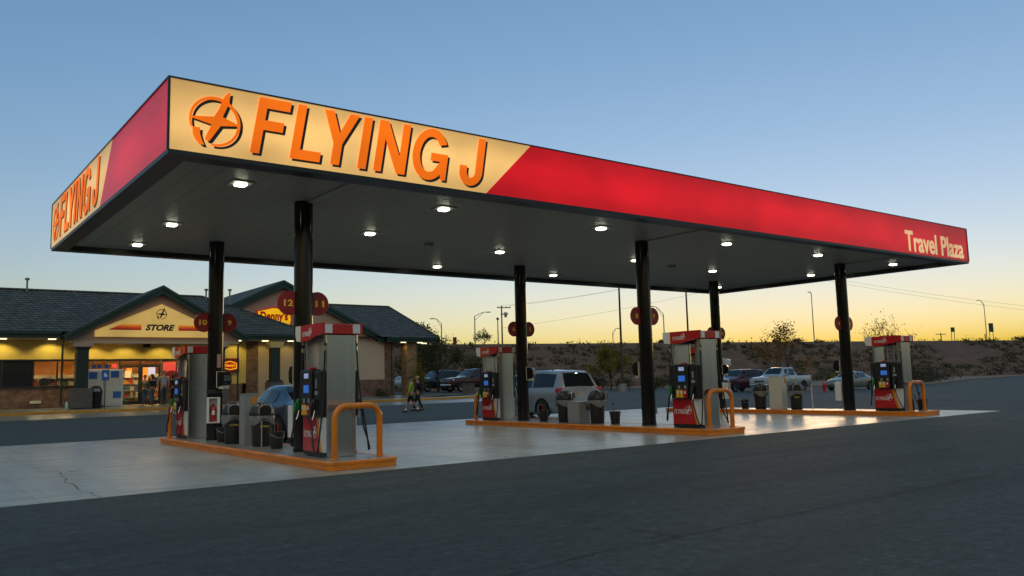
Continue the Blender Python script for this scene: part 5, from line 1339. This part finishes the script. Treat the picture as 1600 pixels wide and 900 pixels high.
# sandy planting bed between the lot and the foot of the bank
mb = MB()
bed = [(56, 84), (68.5, 69), (72, 52), (71.5, 30), (73, 25.5), (80, 27.5), (106, 36.5), (164, 49.5), (330, 5), (330, 20), (190, 60), (60, 94)]
mb.slab([(x, y, .10 + g(x, y)) for x, y in bed], .3); struct(mb.build('planting_bed', M['verge']))

# unseen hill ring added behind the camera to darken reflections in the steel
mb = MB(); prev = None
for i in range(97):
    a = R(95 + 220 * i / 96)   # compass from +Y clockwise, all outside this photograph
    x, y = sin(a), cos(a); h = 26 + 22 * mnoise.noise((x * 3, y * 3, 5)) + 9 * mnoise.noise((x * 11, y * 11, 2)); h *= sstep(0, 8, min(i, 96 - i))
    row = [mb.bm.verts.new((x * d, y * d, z)) for d, z in ((560, -.5), (640, h * .45), (720, h), (800, h * .9), (1000, -1))]
    if prev:
        for q in range(4): mb._f([prev[q], row[q], row[q + 1], prev[q + 1]])
    prev = row
struct(mb.build('unseen_hills', M['dirt'], smooth=180))

# ------------------------------------------------------------------ foliage
def leafmat(name, c, c2, tr=.0):
    m = mat(name, c, .7, spec=.2); nt = m.node_tree; N = nt.nodes; L = nt.links; b = N['Principled BSDF']
    geo = N.new('ShaderNodeNewGeometry'); mx = N.new('ShaderNodeMix'); mx.data_type = 'RGBA'; mx.inputs[6].default_value = (*c, 1); mx.inputs[7].default_value = (*c2, 1)
    L.new(geo.outputs['Random Per Island'], mx.inputs[0]); L.new(mx.outputs[2], b.inputs['Base Color'])
    if tr:
        t = N.new('ShaderNodeBsdfTranslucent'); L.new(mx.outputs[2], t.inputs[0]); ms = N.new('ShaderNodeMixShader'); ms.inputs[0].default_value = tr
        L.new(b.outputs[0], ms.inputs[1]); L.new(t.outputs[0], ms.inputs[2]); L.new(ms.outputs[0], N['Material Output'].inputs[0])
    return m
M['leaf_dark'] = leafmat('dark olive leaves', (.115, .105, .040), (.062, .064, .028), .4)
M['leaf_green'] = leafmat('green leaves', (.055, .075, .018), (.10, .10, .022), .4)
M['leaf_backlit'] = leafmat('backlit orange leaves', (.16, .11, .018), (.32, .12, .015), .6)  # orange of the bright sky behind is put into the leaf colour
M['leaf_yellow'] = leafmat('yellowing leaves', (.24, .19, .014), (.12, .125, .018), .5)
M['leaf_sage'] = leafmat('grey green sage leaves', (.075, .080, .055), (.045, .050, .030), .2)
M['leaf_scrub'] = leafmat('dry scrub', (.095, .082, .045), (.045, .050, .026), .1)
M['leaf_pale'] = leafmat('pale green leaves', (.20, .20, .06), (.13, .14, .04), .6)
def leaf(mb, p, s, rnd):
    a = Vector((rnd.uniform(-1, 1), rnd.uniform(-1, 1), rnd.uniform(-1, 1))).normalized(); b = a.cross(Vector((rnd.uniform(-1, 1), rnd.uniform(-1, 1), rnd.uniform(-1, 1)))).normalized()
    p = Vector(p); mb.poly([p - a * s * .5, p + b * s * .32, p + a * s * .5, p - b * s * .32])
def tree(label, loc, h, crown_w, crown_z0, leaves, mk, seed, name='leafy_tree', trunk_r=.10, leaf_s=.16, limbs=9, sparse=False, spread=1.0, group=None, lean=0):
    rnd = random.Random(seed); r = thing(name, label, 'tree', loc, 0, group)
    tb, tips = MB(), []
    fork = crown_z0 * .9; cur = [Vector((0, 0, -.1)), Vector((rnd.uniform(-.06, .06), rnd.uniform(-.06, .06), fork * .5)), Vector((rnd.uniform(-.1, .1) + lean, rnd.uniform(-.1, .1), fork))]
    tb.tube(cur, [trunk_r, trunk_r * .85, trunk_r * .72], 8)
    def grow(p, d, ln, rad, depth):
        pts = [p]; q = p; dd = d.copy()
        for i in range(3):
            dd = (dd + Vector((rnd.uniform(-.25, .25), rnd.uniform(-.25, .25), rnd.uniform(-.06, .2)))).normalized(); q = q + dd * ln / 3; pts.append(q)
            if depth <= 1: tips.append((q, depth))
        tb.tube(pts, rad, 5 if depth < 2 else 6, True, rad * .5)
        if depth > 0:
            for k in range(rnd.choice((2, 3, 3))):
                nd = (dd + Vector((rnd.uniform(-.8, .8), rnd.uniform(-.8, .8), rnd.uniform(-.25, .55)))).normalized()
                grow(pts[rnd.choice((2, 3, 3))], nd, ln * rnd.uniform(.55, .8), rad * .55, depth - 1)
    ch = h - crown_z0
    for i in range(limbs):
        a = 2 * pi * i / limbs + rnd.uniform(-.3, .3); el = rnd.uniform(.25, 1.35) if i else 1.5
        d = Vector((cos(a) * cos(el) * spread, sin(a) * cos(el) * spread, sin(el))).normalized(); ln = lerp(crown_w * .30, ch * .48, abs(d.z))
        grow(cur[2] + Vector((0, 0, rnd.uniform(-.15, .2))), d, ln, trunk_r * .42, 2)
    lo = [v for v in tips]
    tb.build('trunk', M['bark'], r, smooth=60)
    mb = MB()
    # clumps of leaves round the twig ends, thinned to keep gaps
    rnd.shuffle(lo); cl = lo[:max(12, int(len(lo) * (.5 if sparse else .85)))]; n = leaves // len(cl) + 1
    for p, dep in cl:
        cs = rnd.uniform(.5, 1.5); rad = crown_w * .055 * cs
        for k in range(int(n * cs)):
            o_ = Vector((rnd.gauss(0, 1), rnd.gauss(0, 1), rnd.gauss(0, .75))) * rad; leaf(mb, p + o_, leaf_s * rnd.uniform(.6, 1.35), rnd)
    mb.build('crown', M[mk], r, recalc=False)
    return r
def shrub(label, loc, w, h, leaves, mk, seed, leaf_s=.14, name='shrub', group=None, stems=14):
    rnd = random.Random(seed); r = thing(name, label, 'shrub', loc, 0, group); mb, tb = MB(), MB(); ctr = []
    for i in range(stems):
        a = rnd.uniform(0, 2 * pi); q = rnd.uniform(.1, 1) ** .6; p = Vector((cos(a) * q * w * .42, sin(a) * q * w * .42, h * rnd.uniform(.35, .92) * (1 - .35 * q)))
        tb.tube([(p.x * .15, p.y * .15, -.05), (p.x * .6, p.y * .6, p.z * .55), p], .018 + .01 * h, 5, True, .008); ctr.append(p); ctr.append(p * .65 + Vector((0, 0, .05)))
    for k in range(leaves):
        c = rnd.choice(ctr); s = w * .13; p = c + Vector((rnd.gauss(0, s), rnd.gauss(0, s), rnd.gauss(0, h * .13)))
        if p.z > .02: leaf(mb, p, leaf_s * rnd.uniform(.6, 1.4), rnd)
    tb.build('stems', M['bark'], r); mb.build('leaves', M[mk], r, recalc=False); return r
tree('slender tree with an open crown backlit orange, right of the silver pickup', (57.0, 28.6, 0), 5.7, 5.4, 1.9, 1500, 'leaf_backlit', 3, trunk_r=.10, leaf_s=.17, limbs=9, sparse=True)
tree('thin bare twigged tree with few backlit orange leaves behind the rightmost pump', (83.4, 34.7, .05), 7.4, 6.8, 1.6, 700, 'leaf_backlit', 21, name='bare_tree', trunk_r=.12, leaf_s=.17, limbs=10, sparse=True)
tree('round yellow green tree beside the tall lamp post', (64.9, 58.0, .05), 5.3, 5.2, 1.5, 3800, 'leaf_yellow', 5, trunk_r=.12, leaf_s=.20, limbs=11)
tree('dark broad tree in front of the parked navy SUV and maroon pickup', (34.2, 46.9, .6), 4.3, 6.2, 1.8, 3600, 'leaf_dark', 8, trunk_r=.11, leaf_s=.17, limbs=11)
tree('dark tree beyond the parked SUV, right of the stone pillar', (41.0, 61.0, .8), 3.6, 8.5, .9, 4600, 'leaf_dark', 9, trunk_r=.14, leaf_s=.22, limbs=12)
tree('dark bushy tree beyond the maroon pickup', (47.5, 58.5, .4), 3.2, 8.0, .6, 3600, 'leaf_dark', 12, trunk_r=.13, leaf_s=.22, limbs=12)
tree('pale green tree standing on the embankment top beyond the store', (62.5, 97.5, 6.4), 4.2, 6.0, .6, 1300, 'leaf_pale', 14, trunk_r=.10, leaf_s=.30, limbs=10, sparse=True)
tree('small pale tree on the embankment top by the lamp with a right hand arm', (72.6, 94.5, 6.8), 2.6, 4.0, .5, 420, 'leaf_pale', 15, trunk_r=.07, leaf_s=.28, limbs=7, sparse=True)
shrub('dark rounded shrub at the foot of the store wall', (23.25, 36.5, FZ - .28), 1.4, .95, 900, 'leaf_dark', 31, .10)
shrub('leafy yellowish shrub climbing beside the stone porch pillar', (26.9, 37.9, FZ - .25), 1.2, 3.0, 700, 'leaf_yellow', 32, .13)
for i, (x, y, w, h, n, mk, lb) in enumerate((
    (79.5, 29.5, 6.5, 2.0, 1500, 'leaf_sage', 'wide grey green brush right of the rightmost pump'),
    (74.5, 27.6, 4.2, 1.9, 900, 'leaf_scrub', 'brown brush close behind the rightmost pump'),
    (88.0, 32.5, 6.0, 1.5, 900, 'leaf_sage', 'low pale brush at the right foot of the embankment'),
    (84.0, 40.5, 6.5, 2.4, 1200, 'leaf_scrub', 'tall dry brush behind the old grey sedan'),
    (66.8, 62.0, 3.6, 2.6, 1100, 'leaf_scrub', 'tall dry bush right of the silver minivan'),
    (63.0, 54.0, 2.6, 1.9, 800, 'leaf_dark', 'dark green bush left of the tall lamp post'),
    (63.5, 50.0, 3.0, 1.5, 900, 'leaf_dark', 'low dark green bush right of the tall lamp post'),
    (78.0, 62.0, 5.0, 1.6, 900, 'leaf_sage', 'sage bush seen between the middle column and its pump'),
    (76.0, 47.5, 5.5, 2.0, 1000, 'leaf_scrub', 'dry bush behind the dark red wagon'),
    (72.5, 33.0, 3.0, 1.4, 700, 'leaf_yellow', 'yellow grass clump right of the slender tree'),
    (95.0, 61.0, 6.0, 2.2, 900, 'leaf_scrub', 'dry bush at the foot of the bank above the wagon roof'))):
    shrub(lb, (x, y, .08), w, h, n, M and mk, 40 + i, .19, group='bushes along the foot of the embankment')
# scrub all over the bank: nobody could count it
rnd = random.Random(77); mb = MB()
for i in range(2100):
    t = rnd.uniform(-.25, 1.6); s = rnd.uniform(.02, 1.0)
    if mnoise.noise((t * 7, s * 2.2, 1)) < -.12: continue
    p = Vector(bank_pt(t, s)); w = rnd.uniform(.4, 1.15) * (1.25 if rnd.random() < .12 else 1); k = int(10 + 10 * w)
    for q in range(k):
        o_ = Vector((rnd.gauss(0, w * .45), rnd.gauss(0, w * .45), abs(rnd.gauss(.12, .28 * w)))); leaf(mb, p + o_, rnd.uniform(.22, .5), rnd)
o = mb.build('scrub', M['leaf_scrub'], recalc=False); o['kind'] = 'stuff'; o['label'] = 'low dry scrub covering the embankment'
rnd = random.Random(78); mb = MB()
for i in range(260):
    t = rnd.uniform(-.2, 2.2); s = rnd.choice((rnd.uniform(.95, 1.25), rnd.uniform(0, .1)))
    p = Vector(bank_pt(t, s)); w = rnd.uniform(.25, .7)
    for q in range(9): leaf(mb, p + Vector((rnd.gauss(0, w), rnd.gauss(0, w), abs(rnd.gauss(.1, .22)))), rnd.uniform(.2, .42), rnd)
o = mb.build('dry_grass', M['leaf_sage'], recalc=False); o['kind'] = 'stuff'; o['label'] = 'tufts of dry grass along the crest and foot of the embankment'
for i, (t, w, h, lb) in enumerate(((.33, 2.2, 1.0, 'small dark bush on the crest above the yellow green tree'), (.545, 1.8, .8, 'small bush on the crest left of the slender tree'), (.72, 3.4, 1.5, 'dark bush on the crest right of the rightmost pump'), (.745, 2.6, 1.1, 'second dark bush on the crest, nearer the pair of signs'), (1.0, 4.5, 1.3, 'wide bush on the crest at the right edge of the photo'))):
    p = bank_pt(t, 1.12); shrub(lb, (p[0], p[1], p[2] - .05), w, h, 500, 'leaf_scrub', 60 + i, .24, group='bushes on the embankment crest')

# ------------------------------------------------------------------ poles, lamps, signs and wires beyond
IR = Vector((.7967, -.6038, 0)).normalized()
def street_lamp(label, base, h, arm, rise, dirv, group='street lamps along the embankment'):
    r = thing('street_lamp', label, 'street lamp', base, 0, group)
    mb = MB(); mb.tube([(0, 0, -.3), (0, 0, h)], .11, 8, True, .07); mb.build('pole', M['galv'], r, smooth=60)
    e = dirv * arm + Vector((0, 0, h + rise)); mb = MB()
    mb.tube([(0, 0, h - .05), dirv * arm * .5 + Vector((0, 0, h + rise * .72)), dirv * arm * .8 + Vector((0, 0, h + rise * .97)), e], .05, 6)
    mb.tube([(0, 0, h - .7), dirv * arm * .5 + Vector((0, 0, h + rise * .72 - .25)), dirv * arm * .75 + Vector((0, 0, h + rise * .93))], .035, 6); mb.build('arm', M['galv'], r)
    mb = MB(); a = math.atan2(dirv.y, dirv.x); mb.box(e + dirv * .25 + Vector((0, 0, -.02)), (.75, .28, .14), rz=a, bev=.05); mb.build('lamp_head', M['galv'], r, smooth=60)
street_lamp('street lamp with its arm to the right, left of the utility pole', (69.65, 92.6, 6.9), 4.6, 1.9, .55, IR)
street_lamp('street lamp with its arm to the left, just right of the store roof', (66.6, 97.4, 6.9), 3.7, 1.15, .8, -IR)
street_lamp('street lamp with its arm to the left, right of the middle near column', (102.1, 83.3, 6.9), 5.1, 1.7, 1.3, -IR)
street_lamp('tall street lamp above the slender orange tree', (139.8, 79.3, 6.9), 9.8, .25, .25, -IR + Vector((-.3, -.5, 0)))
street_lamp('street lamp near the two road signs at the far right', (187.7, 68.3, 6.9), 8.4, .9, .9, -IR)
street_lamp('small far street lamp left of the tall dark lot pole', (116, 110, 4.0), 6.8, 1.0, .7, IR)
def lot_pole(label, base, h):
    r = thing('lot_light_pole', label, 'light pole', base, 0, 'tall dark lot light poles')
    mb = MB(); mb.tube([(0, 0, .75), (0, 0, h)], .13, 10, True, .08); mb.build('pole', M['darkpole'], r, smooth=60)
    mb = MB(); mb.lathe([(.46, -.05), (.42, .80), (0, .80)], 18); mb.build('concrete_base', M['walk'], r, smooth=40)
    for s in (-1, 1):
        mb = MB(); mb.box(IR * s * .7 + Vector((0, 0, h - .05)), (.7, .45, .2), rz=math.atan2(IR.y, IR.x), bev=.03); mb.build('lamp_head', M['darkpole'], r)
        mb = MB(); mb.tube([(0, 0, h - .05), IR * s * .5 + Vector((0, 0, h - .05))], .04, 6); mb.build('arm', M['darkpole'], r)
lot_pole('tall dark pole on a round concrete base left of the middle near column', (56.9, 48.0, 0), 13.5)
lot_pole('tall dark pole rising behind the pump of the middle island', (73.0, 53.0, 0.05), 15.0)
def upole(label, base, h, arms, dirv, rad=.16, extra=True):
    r = thing('utility_pole', label, 'utility pole', base, 0, 'utility poles on the skyline')
    mb = MB(); mb.tube([(0, 0, -.5), (0, 0, h)], rad, 8, True, rad * .7); mb.build('pole', M['wood'], r, smooth=60)
    for z, w, off in arms:
        mb = MB(); mb.box(dirv * off + Vector((0, 0, z)), (w, .14, .16), rz=math.atan2(dirv.y, dirv.x)); cr = mb.build('crossarm', M['wood'], r)
        mb = MB()
        for q in (-.45, -.2, .2, .45): mb.tube([dirv * (off + q * w) + Vector((0, 0, z + .08)), dirv * (off + q * w) + Vector((0, 0, z + .28))], .05, 6)
        mb.build('insulator', M['galv'], cr)
    if extra:
        mb = MB(); mb.tube([dirv * .75 + Vector((0, 0, h - 2.1)), dirv * .75 + Vector((0, 0, h - 1.2))], .26, 10); mb.build('transformer', M['galv'], r, smooth=40)
D1 = (IR + Vector((.1, .3, 0))).normalized()
upole('wooden utility pole with two crossarms left of the middle back column', (86, 107.6, 5), 9.95, ((9.6, 2.6, .45), (8.4, 1.4, .55)), D1)
upole('thinner utility pole just left of the one with two crossarms', (86.4, 109.4, 5), 8.0, ((7.6, .5, 0),), D1, .12, False)
upole('distant low pole with two crossarms left of the pair of signs', (240.8, 103.3, 4), 7.9, ((7.5, 3.0, 0), (5.2, 3.0, 0)), IR, .2, False)
upole('distant low pole with one crossarm behind the far right lamp', (251, 95.6, 4), 7.3, ((5.0, 3.2, 0),), IR, .2, False)
M['signback'] = mat('green road sign sheet', (.012, .075, .055), .4)
def road_sign(label, base, w, zb, zt):
    r = thing('road_sign', label, 'road sign', base, math.atan2(IR.y, IR.x) + R(12), 'green road signs on two posts')
    mb = MB(); mb.box((0, 0, (zb + zt) / 2), (w, .05, zt - zb)); mb.build('sign_board', M['signback'], r)
    for s in (-1, 1):
        mb = MB(); mb.box((s * w * .38, .06, (zt - .2) / 2 - .15), (.13, .06, zt + .1)); mb.build('post', M['galv'], r)
road_sign('smaller green road sign on two posts, left of the far right lamp', (180, 71.8, 7.1), .95, 2.25, 3.25)
road_sign('larger green road sign on two posts, right of the far right lamp', (190.9, 68.6, 7.1), 1.15, 2.2, 4.15)
r = thing('marker_post', 'short rust red marker post on the crest above the middle back pump', 'marker post', (68.8, 97.0, 6.9), 0)
mb = MB(); mb.box((0, 0, .75), (.55, .3, 1.6), bev=.03); mb.build('post', mat('rust red paint', (.16, .05, .03), .7), r)
def wire(pts, label, sag):
    a, b = Vector(pts[0]), Vector(pts[1]); q = [a.lerp(b, i / 24) - Vector((0, 0, sag * 4 * (i / 24) * (1 - i / 24))) for i in range(25)]
    mb = MB(); mb.tube(q, .017, 5); o = mb.build('overhead_wire', M['wire'], loc=None); tag(o, label, 'wire', 'overhead wires')
u0 = Vector((86, 107.6, 14.9))
wire((u0 + D1 * 1.5, (122, 78.5, 22.5)), 'upper overhead wire rising right from the crossarm pole', 1.0)
wire((u0 - D1 * .4, (122.6, 79.6, 22.2)), 'second overhead wire rising right from the crossarm pole', 1.0)
wire((u0 + Vector((0, 0, -4.0)), (122, 78.5, 18.6)), 'lower overhead wire rising right from the crossarm pole', .8)
wire(((118, 82, 22.5), (176, 40.5, 10.5)), 'upper overhead wire crossing the orange sky at right', 1.2)
wire(((118.3, 81.2, 21.7), (176, 40.0, 9.6)), 'lower overhead wire crossing the orange sky at right', 1.2)
r = thing('waste_container', 'grey square stone waste container before the maroon pickup', 'container', (31.2, 38.0, g(31, 38)), R(20))
mb = MB(); mb.box2((-.32, -.32, 0), (.32, .32, .72), .03); mb.build('bin_body', M['plinth'], r)
mb = MB(); mb.box2((-.35, -.35, .722), (.35, .35, .80), .02); mb.build('lid', M['plinth'], r)

# ------------------------------------------------------------------ sky, sun, camera
SUN_AZ, SUN_EL = R(57.4), R(-2.5)   # just set
w = bpy.data.worlds.new('World'); scn.world = w; w.use_nodes = True; nt = w.node_tree; N = nt.nodes; L = nt.links
sky = N.new('ShaderNodeTexSky'); sky.sky_type = 'NISHITA'; sky.sun_disc = False; sky.sun_elevation = SUN_EL; sky.sun_rotation = SUN_AZ
sky.altitude = 0; sky.air_density = 1.0; sky.dust_density = 1.0; sky.ozone_density = .6
bg = N['Background']; bg.inputs[1].default_value = .15
# the photograph's softer tonal range and white balance, channel by channel: sky ** gamma * e ** (a + b t + d c t + f c)
def mth(op, x, y=None):
    n = N.new('ShaderNodeMath'); n.operation = op
    for i, q in enumerate((x, y)):
        if q is None: continue
        if isinstance(q, (int, float)): n.inputs[i].default_value = q
        else: L.new(q, n.inputs[i])
    return n.outputs[0]
gd = N.new('ShaderNodeTexCoord'); sp = N.new('ShaderNodeSeparateXYZ'); L.new(gd.outputs['Generated'], sp.inputs[0])
hl_ = mth('MAXIMUM', mth('SQRT', mth('SUBTRACT', 1.0, mth('MULTIPLY', sp.outputs[2], sp.outputs[2]))), .02)
cz = mth('DIVIDE', mth('ADD', mth('MULTIPLY', sp.outputs[0], sin(SUN_AZ)), mth('MULTIPLY', sp.outputs[1], cos(SUN_AZ))), hl_)
cz = mth('MINIMUM', mth('MAXIMUM', cz, .55), 1.0)
tz = mth('EXPONENT', mth('MULTIPLY', mth('MAXIMUM', sp.outputs[2], 0.0), -1 / .06)); ctz = mth('MULTIPLY', cz, tz)
ss_ = N.new('ShaderNodeSeparateColor'); L.new(sky.outputs[0], ss_.inputs[0]); cb = N.new('ShaderNodeCombineXYZ')
for i, (a_, g_, b_, d_, f_) in enumerate(((.4792, 1.1101, -.0276, -.0134, -.3527), (.5261, .7967, .2331, .1448, -.3428), (1.0531, .7746, .244, .264, -.4635))):
    e_ = mth('ADD', mth('ADD', mth('MULTIPLY', tz, b_), mth('MULTIPLY', ctz, d_)), mth('ADD', mth('MULTIPLY', cz, f_), a_ + math.log(ES / .15)))
    L.new(mth('MULTIPLY', mth('POWER', mth('MAXIMUM', ss_.outputs[i], 1e-6), g_), mth('EXPONENT', e_)), cb.inputs[i])
tn = cb; bg = N['Background']; bg.inputs[1].default_value = .15
# overhead and behind the camera: sky boosted and warmed, added fill for ground
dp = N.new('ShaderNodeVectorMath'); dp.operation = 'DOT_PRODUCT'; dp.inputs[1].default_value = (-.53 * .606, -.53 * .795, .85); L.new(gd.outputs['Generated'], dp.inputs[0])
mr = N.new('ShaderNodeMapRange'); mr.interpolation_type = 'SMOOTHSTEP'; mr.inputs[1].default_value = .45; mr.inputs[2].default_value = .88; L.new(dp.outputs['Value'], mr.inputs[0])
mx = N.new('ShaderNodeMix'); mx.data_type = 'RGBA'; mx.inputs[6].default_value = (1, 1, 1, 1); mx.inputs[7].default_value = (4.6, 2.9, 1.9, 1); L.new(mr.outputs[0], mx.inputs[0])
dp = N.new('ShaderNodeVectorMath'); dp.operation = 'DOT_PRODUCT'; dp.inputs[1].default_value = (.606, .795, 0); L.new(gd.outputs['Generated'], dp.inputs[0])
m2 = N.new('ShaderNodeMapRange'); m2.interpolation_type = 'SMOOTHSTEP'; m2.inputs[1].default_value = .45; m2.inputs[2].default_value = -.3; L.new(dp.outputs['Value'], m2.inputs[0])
x2 = N.new('ShaderNodeMix'); x2.data_type = 'RGBA'; x2.inputs[6].default_value = (1, 1, 1, 1); x2.inputs[7].default_value = (1.4, 1.15, 1.0, 1); L.new(m2.outputs[0], x2.inputs[0])  # sky low behind the camera warmed too, as added fill
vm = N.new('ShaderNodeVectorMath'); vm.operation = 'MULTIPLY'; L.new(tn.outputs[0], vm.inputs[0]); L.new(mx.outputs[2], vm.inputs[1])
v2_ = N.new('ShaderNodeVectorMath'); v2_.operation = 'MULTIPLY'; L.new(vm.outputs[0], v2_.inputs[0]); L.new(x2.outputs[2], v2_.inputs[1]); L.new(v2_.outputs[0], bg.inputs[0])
sd = bpy.data.lights.new('sun', 'SUN'); sd.energy = .30 * ES; sd.angle = R(12); sd.color = (1, .62, .30)
so = bpy.data.objects.new('sun', sd); COL.objects.link(so)
dirv = Vector((sin(SUN_AZ) * cos(R(3.0)), cos(SUN_AZ) * cos(R(3.0)), sin(R(3.0))))
so.rotation_euler = dirv.to_track_quat('Z', 'Y').to_euler()
cd = bpy.data.cameras.new('camera'); cam = bpy.data.objects.new('camera', cd); COL.objects.link(cam); scn.camera = cam
Rv, Uv, Fv = Vector((.79668844, -.60384736, -.02561062)), Vector((-.04668017, -.10372482, .99351)), Vector((.60258485, .79032242, .11082406))
mtx = Matrix((Rv, Uv, -Fv)).transposed().to_4x4(); mtx.translation = Vector((-3.3076, -12.8215, 1.411)); cam.matrix_world = mtx
cd.sensor_fit = 'HORIZONTAL'; cd.sensor_width = 36; cd.lens = 36 * 1295.82 / 1600; cd.clip_start = .1; cd.clip_end = 6000
v = scn.view_settings; scn.display_settings.display_device = 'sRGB'; v.view_transform = 'Standard'; v.look = 'None'; v.exposure = EXPO; v.gamma = 1; v.use_curve_mapping = False
scn.cycles.max_bounces = 8; scn.cycles.sample_clamp_indirect = 4; scn.cycles.use_denoising = True; scn.cycles.caustics_reflective = False; scn.cycles.caustics_refractive = False
